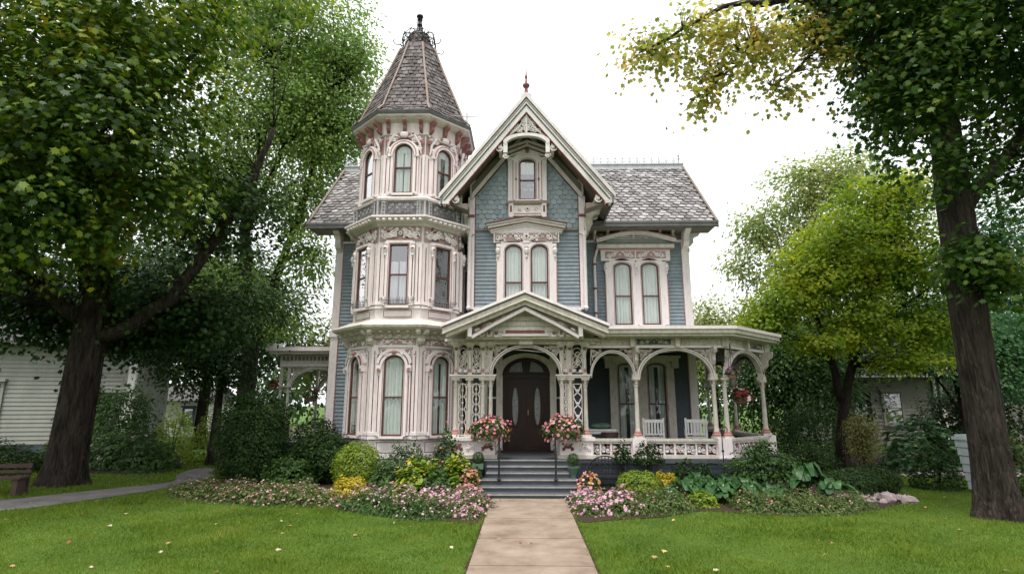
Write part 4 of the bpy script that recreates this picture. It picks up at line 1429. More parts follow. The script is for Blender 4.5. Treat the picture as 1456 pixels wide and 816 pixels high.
for p, q in zip(PC, PC[1:]):
    Mx, L = edge(p, q); b.M = Mx
    b.bo(-.04, L + .04, -.1, .1, 1.1, 1.16, TRIM_SHADED)
    b.bo(-.02, L + .02, -.06, .07, 1.04, 1.1, TRIM_SHADED)
    b.bo(-.02, L + .02, -.09, .1, .70, .78, TRIM_SHADED)
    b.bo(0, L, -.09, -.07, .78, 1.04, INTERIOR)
    n = round(L / .26)
    for i in range(n):
        x0 = i * L / n; w = L / n
        b.bo(x0 - .02, x0 + .02, -.05, .06, .78, 1.04, TRIM)
        if i % 3 == 2:
            b.tube([(x0, -.0, .8), (x0 + w, 0, 1.03)], .022, TRIM, 5)
            b.tube([(x0, -.0, 1.03), (x0 + w, 0, .8)], .022, TRIM, 5)
        for sgn, cx in ((1, x0 + w * .3), (-1, x0 + w * .72)):
            scroll(b, cx, .91 + .03 * sgn, .08, sgn, TRIM, .01, .022, i * 1.3)
            b.blob((cx, -.02, .91 - .06 * sgn), .045, .03, .03, PINK if (i + sgn) % 3 == 0 else TRIM, 6, 4)
b.M = None
for x, y in ((2.83, COLY), (4.92, COLY), (6.68, 16.2)):
    b.box(x - .17, x + .17, y - .17, y + .17, .68, 1.17, TRIM)
    b.box(x - .2, x + .2, y - .2, y + .2, .66, .74, TRIM)
b.build('porch_railing', house)

# entrance door
dM = T((.06, GY, FL))
d = MB()
for sgn in (-1, 1):
    d.bo(sgn * .76 - .09, sgn * .76 + .09, 0, .14, 0, 2.62, TRIM_SHADED)
    d.bo(sgn * 1.18 - .08, sgn * 1.18 + .08, 0, .14, 0, 2.5, TRIM_SHADED)
    d.bo(sgn * .97 - .13, sgn * .97 + .13, 0, .05, .8, 2.4, INTERIOR)
    d.bo(sgn * .97 - .13, sgn * .97 + .13, 0, .09, 0, .8, TRIM_SHADED)
    d.bo(sgn * .97 - .13, sgn * .97 + .13, .05, .08, 1.45, 1.5, TRIM_SHADED)
    d.bo(sgn * .97 - .13, sgn * .97 + .13, 0, .12, 2.4, 2.5, TRIM_SHADED)
    d.bo(sgn * .76 - .12, sgn * .76 + .12, 0, .2, 2.3, 2.42, TRIM_SHADED)
A = arc(-.68, .68, 2.1, .5, 16)
d.band(A, [(x * 1.22, z + .13) for x, z in A], 0, .15, TRIM_SHADED)
d.band([(x * .98, z - .02) for x, z in A], A, 0, .17, WOOD)
d.prism(A, 0, .03, WOOD)
d.bo(-.67, .67, 0, .12, 2.02, 2.12, WOOD)
d.bo(-.03, .03, .03, .1, 2.12, 2.58, WOOD)
d.bo(-.67, -.62, 0, .12, 0, 2.02, WOOD); d.bo(.62, .67, 0, .12, 0, 2.02, WOOD)
d.bo(-.8, .8, 0, .3, -.0, .05, WOOD)
door = d.build('door', house, dM)
for sgn in (-1, 1):
    p = MB()
    x0, x1 = sorted((sgn * .005, sgn * .62))
    p.bo(x0, x1, .0, .06, .05, 2.02, WOOD)
    for z0, z1 in ((.12, .62), (1.86, 1.96)):
        p.bo(x0 + .1, x1 - .1, .06, .085, z0, z1, WOOD)
        p.bo(x0 + .14, x1 - .14, .085, .1, z0 + .04, z1 - .02, WOOD)
    cx = (x0 + x1) / 2
    el = [(cx + .15 * math.sin(a), 1.24 + .52 * math.cos(a)) for a in [2 * math.pi * k / 20 for k in range(20)]]
    eo = [(cx + .19 * math.sin(a), 1.24 + .57 * math.cos(a)) for a in [2 * math.pi * k / 20 for k in range(20)]]
    p.band(el + el[:1], eo + eo[:1], .06, .1, WOOD)
    leaf = p.build('door_leaf', door)
    g = MB()
    el2 = [(cx + (x - cx) * .55, z) for x, z in el]
    g.add([(x, -.072, z) for x, z in el2], [list(range(20))], ETCHED)
    g.build('etched_pane', door)
    t = MB()
    tri = [(sgn * .1, 2.2), (sgn * .5, 2.2), (sgn * .44, 2.34), (sgn * .3, 2.44), (sgn * .14, 2.5)]
    t.add([(x, -.036, z) for x, z in tri], [list(range(5))], ETCHED)
    t.build('transom_pane', door)
k = MB()
k.tube([(.05, -.08, 1.0), (.05, -.11, 1.03), (.05, -.11, 1.09), (.05, -.08, 1.12)], .009, BRASS, 6)
k.bo(.035, .065, .06, .07, 1.0, 1.14, BRASS)
k.build('handle', door)

# left side porch
b = MB()
b.box(-9.25, -6.18, 20.05, 23.4, 3.86, 4.0, TRIM)
b.box(-9.15, -6.18, 20.15, 23.3, 3.76, 3.86, TRIM_SHADED)
b.box(-8.8, -6.18, 20.42, 20.58, 3.3, 3.76, TRIM_SHADED)
b.box(-8.8, -6.18, 20.37, 20.42, 3.34, 3.4, TRIM)
for i in range(18):
    b.box(-8.72 + i * .14, -8.65 + i * .14, 20.35, 20.42, 3.55, 3.68, SOFFIT)
b.box(-8.88, -8.72, 20.5, 23.3, 3.3, 3.76, TRIM_SHADED)
b.box(-9.2, -8.75, 20.1, 20.5, 4.0, 4.06, WHITE)
b.box(-9.05, -8.8, 20.15, 20.4, 4.06, 4.13, WHITE)
b.build('side_porch_roof', house)
b = MB()
b.box(-8.9, -6.18, 20.3, 23.3, .0, .62, SKIRT)
b.box(-8.95, -6.18, 20.25, 23.3, .62, .7, STEP)
b.M = T((-8.85, 20.5, 0))
b.bo(0, 2.65, -.08, .08, 1.06, 1.14, TRIM_SHADED); b.bo(0, 2.65, -.06, .08, .7, .78, TRIM_SHADED)
for i in range(13):
    b.bo(i * .2, i * .2 + .04, -.03, .03, .78, 1.06, TRIM_SHADED)
    scroll(b, i * .2 + .11, .92, .07, 1 if i % 2 else -1, TRIM, 0, .02)
b.M = None
b.build('side_porch_floor', house)
for x, y in ((-8.78, 20.5), (-8.5, 20.5), (-8.3, 22.8), (-7.85, 22.9), (-7.4, 22.9), (-7.55, 21.9)):
    column(x, y, 1.14, 2.62, .055)
    u = MB(); u.box(x - .05, x + .05, y - .05, y + .05, 2.65, 3.5, TRIM_SHADED); u.build('upper_post', house)
porch_arch(.12, 2.05, 2.6, 3.22, 3.32, T((-8.5, 20.5, 0)), 22, 14)
porch_arch(.12, 1.9, 2.5, 3.2, 3.4, T((-8.3, 22.8, 0)), 16, 15)

# ------------------------------------------------------------------ furniture of the porch
def slat_chair(label, x, y, rz):
    r = empty('porch_chair', (x, y, FL), rz, label, 'chair', 'white slatted porch chairs')
    f = MB()
    f.box(-.24, .24, -.24, .22, .42, .45, WHITE)
    f.build('seat', r)
    f = MB()
    f.box(-.26, .26, .2, .235, .82, .9, WHITE)
    f.box(-.26, .26, .2, .235, .5, .54, WHITE)
    for i in range(6):
        f.box(-.22 + i * .08, -.18 + i * .08, .205, .23, .54, .82, WHITE)
    for s_ in (-1, 1):
        f.box(s_ * .26 - .025, s_ * .26 + .025, .19, .24, .4, .94, WHITE)
        f.box(s_ * .26 - .03, s_ * .26 + .03, -.24, .19, .63, .66, WHITE)
        f.box(s_ * .26 - .02, s_ * .26 + .02, -.22, -.18, .45, .63, WHITE)
    f.build('backrest', r)
    for sx in (-1, 1):
        for sy in (-.2, .2):
            l = MB(); l.box(sx * .22 - .02, sx * .22 + .02, sy - .02, sy + .02, 0, .42, WHITE); l.build('leg', r)
    return r
slat_chair('white slatted armchair behind the porch railing below the porch window', 3.42, 15.7, R(180))
slat_chair('white slatted armchair near the corner columns of the right porch', 4.62, 15.8, R(168))
wt = empty('patio_table', (2.15, 15.9, FL), 0, 'small white table with dark wicker side and patterned cushion beside the entrance', 'table')
t = MB(); t.box(-.42, .32, -.3, .3, .60, .64, WHITE); t.box(-.4, .3, -.28, .28, .52, .6, WHITE); t.build('tabletop', wt)
for sx in (-.36, .26):
    for sy in (-.24, .24):
        l = MB(); l.box(sx - .02, sx + .02, sy - .02, sy + .02, 0, .52, WHITE); l.build('leg', wt)
t = MB(); t.lathe([(.12, 0), (.2, .05), (.24, .3), (.21, .32)], .12, -.35, RUSTICWOOD, 10, .25); t.build('wicker_bowl', wt)
t = MB(); t.blob((-.05, .05, .72), .28, .2, .08, GREENMETAL, 8, 5, .05); t.build('cushion', wt)

# dark iron garden bench by the steps
ib = empty('garden_bench', (1.92, 13.95, 0), R(-4), 'black wrought iron bench with arched spindle back beside the grey steps', 'bench')
f = MB()
A = arc(-.42, .42, .42, .36, 14)
f.tube([(x, .2, z) for x, z in A], .018, IRON, 6)
A2 = arc(-.33, .33, .42, .26, 12)
f.tube([(x, .2, z) for x, z in A2], .012, IRON, 5)
for i in range(9):
    x = -.32 + i * .08
    z = .42 + .36 * math.sqrt(max(0, 1 - (x / .42) ** 2))
    f.tube([(x, .2, .36), (x, .2, z)], .011, IRON, 5)
for i in range(5):
    scroll(f, -.26 + i * .13, .58, .045, 1 if i % 2 else -1, IRON, -.2, .01)
f.build('backrest', ib)
f = MB()
for i in range(7): f.box(-.42, .42, -.22 + i * .06, -.18 + i * .06, .345, .365, IRON)
f.build('seat', ib)
for sx in (-1, 1):
    for sy in (-.2, .19):
        l = MB(); l.tube([(sx * .42, sy, 0), (sx * .40, sy, .2), (sx * .42, sy, .36)], .018, IRON, 6); l.build('leg', ib)
    l = MB(); l.tube([(sx * .42, .2, .5), (sx * .45, 0, .56), (sx * .44, -.2, .5), (sx * .42, -.2, .36)], .015, IRON, 6); l.build('armrest', ib)

# slender iron post with a hook in the bed
gp = MB()
gp.tube([(0, 0, 0), (0, 0, 1.36), (.03, 0, 1.46), (.1, 0, 1.48), (.14, 0, 1.42), (.12, 0, 1.36)], .013, IRON, 6)
gp.tube([(-.06, 0, .62), (.06, 0, .62)], .01, IRON, 5)
gp.lathe([(.02, 0), (.03, .03), (.02, .06)], 0, 0, IRON, 6, .9)
tag(gp.build('garden_hook', None, T((4.62, 13.75, 0))), 'thin black iron garden hook standing before the right porch railing', 'garden hook')

# neighbouring house on the left, old white clapboard
nb = empty('clapboard_house', (-19, 22, 0), R(14), 'old white clapboard house behind the large left maple', 'house')
b = MB()
b.box(-8.0, 3.3, 0, 4, 0, 4.5, NWHITE)
b.M = T((0, 0, 0))
siding(b, .5, 4.5, -8.0, 3.3, NWHITE, .16)
b.bo(-8, 3.3, 0, .04, 0, .5, SKIRT)
b.M = T((3.3, 2.0, 0)) @ Rz(90); siding(b, .5, 4.5, -2.0, 2.0, NWHITE, .16)
b.M = None
b.build('wall', nb)
b = MB()
b.box(3.12, 3.4, -.07, .1, .4, 4.5, WHITE); b.build('corner_board', nb)
b = MB(); b.box(1.35, 1.5, -.06, 0, .4, 4.5, WHITE); b.build('corner_board', nb)
b = MB()
b.prism_x([(-.6, 4.4), (2.0, 6.0), (4.6, 4.4), (4.6, 4.25), (2.0, 5.85), (-.6, 4.25)], -8.5, 3.9, NROOF)
b.build('roof', nb)
def simple_window(parent, Mx, w, h, mat, curtain=True):
    s = MB()
    s.bo(-w / 2 - .1, -w / 2, 0, .1, -.1, h + .1, mat); s.bo(w / 2, w / 2 + .1, 0, .1, -.1, h + .1, mat)
    s.bo(-w / 2, w / 2, 0, .1, h, h + .1, mat); s.bo(-w / 2 - .14, w / 2 + .14, 0, .14, -.16, -.1, mat)
    s.bo(-w / 2, w / 2, 0, .095, -.1, 0, mat)
    s.bo(-w / 2, w / 2, 0, .04, 0, h, INTERIOR); s.bo(-w / 2, w / 2, .04, .07, h * .48, h * .52, mat)
    s.bo(-w / 2 - .16, w / 2 + .16, 0, .2, h + .1, h + .2, mat)
    o = s.build('window', parent, Mx)
    g = MB(); g.add([(-w / 2, -.055, 0), (w / 2, -.055, 0), (w / 2, -.055, h), (-w / 2, -.055, h)], [(0, 1, 2, 3)], GLASSR)
    g.build('pane', o)
    return o
simple_window(nb, T((2.35, 0, .9)), .62, 1.45, NWHITE)
simple_window(nb, T((-1.55, 0, 1.25)), .75, 1.5, NWHITE)
b = MB(); b.tube([(1.8, -.12, 0), (1.8, -.12, 4.2)], .09, NWHITE, 6)
b.build('drainpipe', nb)
# pale outbuilding beyond
ob = empty('outbuilding', (-21.6, 36, 0), 0, 'pale low outbuilding glimpsed far behind the garden shrubs', 'outbuilding')
b = MB(); b.box(-1.6, 1.2, 0, 4, 0, 2.2, WHITE); siding(b, .2, 2.2, -1.6, 1.2, WHITE, .2); b.build('wall', ob)
b = MB(); b.prism_x([(-.4, 2.2), (2, 3.2), (4.4, 2.2), (2, 2.1)], -2.0, 1.6, NROOF); b.build('roof', ob)
simple_window(ob, T((.5, 0, .8)), .6, .9, SKIRT)
# neighbouring house on the right
nr = empty('cream_house', (21.0, 29, 0), R(-6), 'cream sided house in shade behind the right garden trees', 'house')
b = MB(); b.box(-5.2, 6, 0, 8, 0, 3.4, NCREAM); siding(b, .3, 3.4, -5.2, 6, NCREAM, .17); b.build('wall', nr)
b = MB(); b.prism_x([(-.7, 3.3), (4, 6.6), (8.7, 3.3), (4, 3.2)], -5.8, 6.6, NROOF)
b.prism([(-5.3, 3.4), (-3.4, 4.7), (-1.5, 3.4)], -1.5, .5, NCREAM); b.build('roof', nr)
simple_window(nr, T((-4.0, 0, 1.1)), .8, 1.5, NCREAM); simple_window(nr, T((-2.6, 0, 1.1)), .8, 1.4, NCREAM); simple_window(nr, T((2.2, 0, 1.1)), .8, 1.4, NCREAM)
for x in (-.6, -.3):
    b = MB(); b.tube([(x, -.1, 0), (x, -.1, 3.2)], .07, WHITE, 6); b.build('drainpipe', nr)

# rustic rail bench on the left lawn
rb = empty('rustic_bench', (-11.75, 12.95, 0), R(10), 'weathered dark plank bench on squat posts beside the asphalt drive', 'bench')
b = MB(); b.box(-1.3, .62, -.2, .22, .42, .47, RUSTICWOOD); b.build('seat', rb)
rb.scale = (.88, .88, .88)
b = MB(); b.box(-1.3, .6, .25, .29, .66, .76, RUSTICWOOD); b.box(-1.3, .6, .25, .29, .53, .60, RUSTICWOOD)
for x in (-1.0, .5): b.box(x - .04, x + .04, .29, .35, 0, .78, RUSTICWOOD)
b.build('backrest', rb)
for x in (-.95, -.25, .5):
    b = MB(); b.box(x - .06, x + .06, -.16, .16, 0, .42, RUSTICWOOD); b.build('leg', rb)
# pale slatted bin behind the right tree
bn = empty('slatted_bin', (10.72, 14.0, 0), R(8), 'pale tapering slatted bin standing behind the large right trunk', 'bin')
b = MB()
for i in range(6):
    g = .24 + i * .018
    b.box(-g, g, -g, g, .05 + i * .19, .225 + i * .19, BIN)
b.box(-.22, .22, -.22, .22, 0, 1.15, SKIRT)
b.build('body', bn)
b = MB(); b.box(-.37, .37, -.37, .37, 1.17, 1.24, BIN); b.box(-.32, .32, -.32, .32, 1.24, 1.29, BIN); b.build('lid', bn)

# ================================================================== GROUND
def sheet(name, poly, z, mat, sub=0):
    me = bpy.data.meshes.new(name)
    me.from_pydata([(x, y, z) for x, y in poly], [], [list(range(len(poly)))])
    me.materials.append(mat)
    o = bpy.data.objects.new(name, me)
    COL.objects.link(o)
    return tag(o, kind='structure')

def smooth_poly(pts, n=4):
    P = [Vector((*p, 0)) for p in pts]
    out = []
    k = len(P)
    for i in range(k):
        p0, p1, p2, p3 = P[i - 1], P[i], P[(i + 1) % k], P[(i + 2) % k]
        for j in range(n):
            t = j / n
            q = 0.5 * ((2 * p1) + (p2 - p0) * t + (2 * p0 - 5 * p1 + 4 * p2 - p3) * t * t + (3 * p1 - p0 - 3 * p2 + p3) * t ** 3)
            out.append((q.x, q.y))
    return out

sheet('lawn', [(-400, -60), (400, -60), (400, 600), (-400, 600)], 0.0, LAWN)
BED_L = smooth_poly([(-8.2, 13.7), (-7.7, 12.9), (-6.4, 12.2), (-5.2, 11.95), (-4.1, 11.8), (-3.2, 11.2), (-2.3, 10.7), (-1.3, 10.42), (-.80, 10.3), (-.78, 11.5), (-.85, 12.8), (-1.1, 14.4), (-2.0, 15.6), (-6.3, 17.6), (-7.6, 16.5), (-8.1, 15.2)], 3)
BED_R = smooth_poly([(.96, 10.4), (1.55, 10.6), (2.46, 10.85), (3.4, 11.5), (4.1, 11.22), (4.9, 11.0), (5.95, 11.2), (6.97, 11.8), (7.9, 12.6), (8.5, 13.6), (8.9, 15.2), (9.2, 17), (7.6, 17.4), (6.5, 15.8), (4.8, 14.1), (1.3, 14.1), (1.1, 12.8), (.98, 11.6)], 3)
sheet('garden_bed', BED_L, 0.014, MULCH)
sheet('garden_bed', BED_R, 0.014, MULCH)
BED_B = smooth_poly([(11, 17.2), (13, 16.6), (15, 17.0), (17.5, 18), (20, 22), (16, 25), (10, 22)], 3)
sheet('garden_bed', BED_B, 0.014, MULCH)
BED_N = smooth_poly([(-17, 18.6), (-14, 17.4), (-11.2, 16.9), (-10.6, 17.6), (-11.5, 19.5), (-13, 21.5), (-18, 21.5)], 3)
sheet('garden_bed', BED_N, 0.014, MULCH)
DRIVE = smooth_poly([(-14.5, 7.5), (-12.0, 9.4), (-9.98, 11.1), (-9.1, 12.9), (-8.65, 14.5), (-8.7, 16.4), (-9.3, 17.2), (-9.6, 18.4), (-10.4, 18.4), (-9.9, 16.6), (-9.25, 15.3), (-10.2, 13.75), (-11.1, 12.4), (-13.0, 10.8), (-15.5, 9.2)], 3)
sheet('drive', DRIVE, 0.012, ASPH)
wk = MB()
ys = [2.0, 4.5, 6.05, 7.6, 9.08, 10.6, 12.72]
wx0, wx1 = -.70, .87
for i in range(len(ys) - 1):
    wk.box(wx0, wx1, ys[i] + .013, ys[i + 1] - .013, -.05, .03, PATHM)
wk.box(wx0 - .0, wx1 + .0, 2.0, 12.72, -.05, .018, MULCH)
rd = random.Random(9)
for x, y, dx, dy in ((-.6, 8.2, .5, .28), (.3, 9.6, .5, -.2), (.05, 11.2, .4, .5), (-.4, 6.9, .6, -.3)):
    p = [(x, y)]
    for k in range(9):
        p.append((p[-1][0] + dx / 9 + rd.uniform(-.02, .02), p[-1][1] + dy / 9 + rd.uniform(-.02, .02)))
    vs = [(a, b - .0025, .0342) for a, b in p] + [(a, b + .0025, .0342) for a, b in p]
    wk.add(vs, [(i, i + 1, 11 + i, 10 + i) for i in range(9)], MULCH)
tag(wk.build('walkway'), kind='structure')
eg = MB()
rd = random.Random(2)
for sx, x in ((-1, wx0), (1, wx1)):                   # ragged soil edge beside the walk
    pts = []
    n = 60
    for i in range(n + 1):
        y = 6.0 + 6.6 * i / n
        pts.append((x + sx * (.045 + rd.uniform(-.025, .03)), y))
    vs = [(x, y, .006) for _, y in pts] + [(a, y, .006) for a, y in pts]
    eg.add(vs, [(i, i + 1, n + 2 + i, n + 1 + i) for i in range(n)], MULCH)
tag(eg.build('soil_edge'), kind='structure')

# ================================================================== VEGETATION
rng = np.random.default_rng(12)
MAPLE_T = np.array([(0, -.36), (.2, -.46), (.28, -.22), (.56, .02), (.28, .07), (.33, .34), (.12, .24), (0, .6), (-.12, .24), (-.33, .34), (-.28, .07), (-.56, .02), (-.28, -.22), (-.2, -.46)])
LEAF6 = np.array([(0, -.5), (.22, -.2), (.26, .1), (0, .55), (-.26, .1), (-.22, -.2)])
LEAF4 = np.array([(0, -.5), (.3, .0), (0, .5), (-.3, .0)])
ROUND8 = np.array([(.5 * math.cos(a), .5 * math.sin(a)) for a in [k * math.pi / 4 for k in range(8)]])
STAR5 = np.array([((.5 if k % 2 == 0 else .27) * math.cos(k * math.pi / 5), (.5 if k % 2 == 0 else .27) * math.sin(k * math.pi / 5)) for k in range(10)])

def np_mesh(name, V, mats, parent=None, mat_idx=None):
    n, k, _ = V.shape
    me = bpy.data.meshes.new(name)
    me.vertices.add(n * k)
    me.vertices.foreach_set('co', V.reshape(-1).astype(np.float32))
    me.loops.add(n * k)
    me.loops.foreach_set('vertex_index', np.arange(n * k, dtype=np.int32))
    me.polygons.add(n)
    me.polygons.foreach_set('loop_start', np.arange(0, n * k, k, dtype=np.int32))
    for m in (mats if isinstance(mats, (list, tuple)) else [mats]):
        me.materials.append(m)
    if mat_idx is not None:
        me.polygons.foreach_set('material_index', mat_idx.astype(np.int32))
    me.update(calc_edges=True)
    o = bpy.data.objects.new(name, me)
    COL.objects.link(o)
    if parent is not None: o.parent = parent
    return o

def unit(a): return a / np.maximum(np.linalg.norm(a, axis=1, keepdims=True), 1e-9)

def leaf_verts(pos, nrm, size, tmpl, curl=0.15, direc=None, r=rng):
    """one leaf polygon per position, turned about its own normal"""
    n = len(pos)
    nrm = unit(nrm)
    ref = r.normal(size=(n, 3)) if direc is None else direc + 0.35 * r.normal(size=(n, 3))
    y = unit(ref - nrm * np.sum(ref * nrm, 1, keepdims=True))
    x = np.cross(y, nrm)
    t = tmpl[None, :, :] * size[:, None, None]
    bend = -curl * (tmpl[:, 0] ** 2 * 1.6 + np.maximum(tmpl[:, 1], 0) ** 2)[None, :] * size[:, None]
    return pos[:, None, :] + x[:, None, :] * t[:, :, 0:1] + y[:, None, :] * t[:, :, 1:2] + nrm[:, None, :] * bend[:, :, None]

def noise3(p, f, ph):
    x, y, z = p[:, 0] * f, p[:, 1] * f, p[:, 2] * f
    return (np.sin(x * 1.7 + ph + 1.3 * np.sin(z * 1.1 + ph)) + np.sin(y * 1.9 + 2.1 * ph + np.sin(x * .9)) + np.sin(z * 2.3 + 1.7 * ph + np.sin(y * 1.3))) / 3

def lobes_points(lobes, n, r, gap=0.25, f=0.9, shell=0.45):
    w = np.array([(l[3] * l[4] * l[5]) ** 0.75 * (l[6] if len(l) > 6 else 1) for l in lobes])
    w = w / w.sum()
    out, nor = [], []
    need = n
    while need > 0:
        m = need * 2 + 50
        idx = r.choice(len(lobes), size=m, p=w)
        L = np.array([l[:6] for l in lobes])[idx]
        d = unit(r.normal(size=(m, 3)))
        rad = r.random(m) ** shell
        p = L[:, :3] + d * rad[:, None] * L[:, 3:6] * (1 + 0.16 * noise3(d * 3, 1.2, 2.0)[:, None])
        keep = noise3(p, f, 0.7) > -1 + 2 * gap * 0.62 + 0.0
        keep &= noise3(p, f * 2.7, 1.9) > -1 + 1.9 * gap
        keep &= r.random(m) < 0.95
        p, d = p[keep][:need], d[keep][:need]
        out.append(p); nor.append(d)
        need -= len(p)
    return np.concatenate(out), np.concatenate(nor)

def crown_mesh(name, parent, lobes, nclus, per, crad, size, tmpl, mat, r, gap=.25, f=.9, flat=.5, up=1.0, droop=.12, shell=.45, tilt=.55):
    C, D = lobes_points(lobes, nclus, r, gap, f, shell)
    n = nclus * per
    ci = np.repeat(np.arange(nclus), per)
    off = r.normal(size=(n, 3)) * np.array([crad, crad, crad * flat])
    off[:, 2] -= droop * (off[:, 0] ** 2 + off[:, 1] ** 2) / max(crad, .01)
    pos = C[ci] + off
    nrm = np.array([0, 0, up]) + D[ci] * 0.5 + off / crad * 0.25 + r.normal(size=(n, 3)) * tilt
    sz = size * r.uniform(.65, 1.25, n)
    V = leaf_verts(pos, nrm, sz, tmpl, .22, D[ci] + off / crad * .6 + np.array([0, 0, -.35]), r)
    return np_mesh(name, V, mat, parent), C

def trunk_mesh(mb, path, mat, n=14, flare=True, seed=0):
    """tapering trunk with a ridged, irregular section and a root flare"""
    rd = random.Random(seed)
    P = []
    for a, b in zip(path, path[1:]):
        seg = max(2, int((Vector(b[:3]) - Vector(a[:3])).length / .35))
        for i in range(seg):
            t = i / seg
            P.append([a[k] + (b[k] - a[k]) * t for k in range(4)])
    P.append(list(path[-1]))
    vs, fs = [], []
    ph = [rd.uniform(0, 6.28) for _ in range(4)]
    rid = .035 if n >= 40 else 0
    for i, (x, y, z, rr) in enumerate(P):
        g = 0.0
        if flare: g = .5 * math.exp(-max(0, z) / .28)
        for j in range(n):
            a = 2 * math.pi * j / n
            w = 1 + rid * math.sin(n * .5 * a + .9 * math.sin(z * 1.7 + 3 * a) + ph[1]) + .05 * math.sin(7 * a + z * .7) * min(1, rid * 20) + .06 * math.sin(3 * a + ph[0] + z * .4) + .045 * math.sin(5 * a + ph[1] - z * .3) + .05 * math.sin(2 * a + ph[2] + z) + g * (.7 + .5 * math.sin(4 * a + ph[3]))
            vs.append((x + rr * w * math.cos(a), y + rr * w * math.sin(a), z))
    for i in range(len(P) - 1):
        for j in range(n):
            fs.append((i * n + j, i * n + (j + 1) % n, (i + 1) * n + (j + 1) % n, (i + 1) * n + j))
    mb.add(vs, fs, mat)

def limb(mb, pts, mat, n=7, wig=.05, seed=0):
    rd = random.Random(seed)
    P, Rr = [], []
    for a, b in zip(pts, pts[1:]):
        d = (Vector(b[:3]) - Vector(a[:3])).length
        seg = max(2, int(d / .4))
        for i in range(seg):
            t = i / seg
            rr = a[3] + (b[3] - a[3]) * t
            j = wig * min(1, d) * (1 if (P and i) else 0)
            P.append(tuple(a[k] + (b[k] - a[k]) * t + rd.uniform(-j, j) for k in range(3)))
            Rr.append(rr)
    P.append(pts[-1][:3]); Rr.append(pts[-1][3])
    mb.tube(P, Rr, mat, n)
    return P

def twigs(mb, C, nodes, mat, k, r0, r):
    nodes = np.array(nodes)
    idx = r.choice(len(C), size=min(k, len(C)), replace=False)
    for i in idx:
        c = C[i]
        d = np.linalg.norm(nodes - c, axis=1) + np.maximum(0, nodes[:, 2] - c[2]) * 1.5
        a = nodes[np.argmin(d)]
        m = (a + c) / 2 + r.normal(size=3) * .08 * np.linalg.norm(c - a)
        m[2] += .1 * np.linalg.norm(c - a)
        mb.tube([tuple(a), tuple(m), tuple(c)], [r0, r0 * .6, r0 * .25], mat, 4)

def tree(name, label, base, trunk, limbs, crowns, bark, cat='tree', group=None, ntw=120, twr=.018, seed=1, tn=14, flare=True):
    r = np.random.default_rng(seed)
    root = empty(name, base, 0, label, cat, group)
    inv = T((-base[0], -base[1], -base[2]))
    mb = MB(); mb.M = inv
    trunk_mesh(mb, trunk, bark, tn, flare, seed)
    nodes = [p[:3] for p in trunk[-2:]]
    tr = mb.build('trunk', root, smooth=True)
    lb = MB(); lb.M = inv
    for i, l in enumerate(limbs):
        nodes += limb(lb, l, bark, 7, .06, seed * 31 + i)
    for c in crowns:
        c = dict(c)
        o, C = crown_mesh(c.pop('name', 'crown'), root, r=r, **c)
        o.location = (-base[0], -base[1], -base[2])
        twigs(lb, C, nodes, bark, ntw, twr, r)
    lb.build('branches', root, smooth=True)
    return root

L_MAPLE = leaf_mat("maple_leaf", [(0.08, (0.017, 0.044, 0.006)), (0.36, (0.04, 0.09, 0.010)), (0.58, (0.10, 0.165, 0.015)), (0.77, (0.23, 0.28, 0.024)), (0.92, (0.42, 0.36, 0.03)), (1.0, (0.44, 0.2, 0.03))], 0.3, 0.5, .45, .45, 0.3)
L_MAPLED = leaf_mat("deep_green_leaf", [(0.1, (0.012, 0.032, 0.008)), (0.5, (0.023, 0.056, 0.013)), (0.9, (0.048, 0.095, 0.018))], 0.2, 0.55, .6, .5, 0.22)
L_BACK = leaf_mat("back_tree_leaf", [(0.1, (0.085, 0.15, 0.035)), (0.45, (0.15, 0.235, 0.055)), (0.75, (0.225, 0.305, 0.08)), (0.95, (0.33, 0.31, 0.08))], 0.45, 0.55, .35, .5, 0.22)
L_RIGHT = leaf_mat("right_tree_leaf", [(0.1, (0.016, 0.042, 0.008)), (0.5, (0.036, 0.085, 0.012)), (0.8, (0.085, 0.145, 0.018)), (0.97, (0.19, 0.19, 0.03))], 0.3, 0.55, .5, .5, 0.22)
L_YBRANCH = leaf_mat("yellowing_leaf", [(0.05, (0.11, 0.16, 0.03)), (0.4, (0.23, 0.25, 0.05)), (0.7, (0.38, 0.32, 0.08)), (0.95, (0.40, 0.23, 0.07))], 0.6, 0.55, 1.1, .45, 0.22)
L_YMAPLE = leaf_mat("golden_green_leaf", [(0.08, (0.062, 0.125, 0.012)), (0.35, (0.135, 0.215, 0.018)), (0.65, (0.24, 0.30, 0.024)), (0.95, (0.42, 0.40, 0.035))], 0.45, 0.55, .5, .55, 0.22)
L_PALE = leaf_mat("pale_leaf", [(0.1, (0.13, 0.19, 0.06)), (0.5, (0.22, 0.27, 0.09)), (0.9, (0.36, 0.35, 0.12))], 0.5, 0.55, .4, .5, 0.22)
L_BLUE = leaf_mat("bluish_leaf", [(0.1, (0.025, 0.075, 0.028)), (0.5, (0.045, 0.12, 0.045)), (0.9, (0.09, 0.17, 0.065))], 0.4, 0.55, .5, .5, 0.22)
L_DARK = leaf_mat("dark_shrub_leaf", [(0.1, (0.014, 0.034, 0.008)), (0.5, (0.024, 0.055, 0.012)), (0.9, (0.045, 0.085, 0.018))], .2, 0.5, 1.2, .4, 0.15)
L_MID = leaf_mat("mid_shrub_leaf", [(0.1, (0.025, 0.062, 0.014)), (0.5, (0.045, 0.10, 0.02)), (0.9, (0.08, 0.15, 0.03))], .28, 0.5, 1.5, .4, 0.3)
L_LIME = leaf_mat("lime_shrub_leaf", [(0.1, (0.085, 0.15, 0.012)), (0.5, (0.16, 0.24, 0.018)), (0.9, (0.28, 0.33, 0.03))], .32, .45, 2.5, .4, .4)
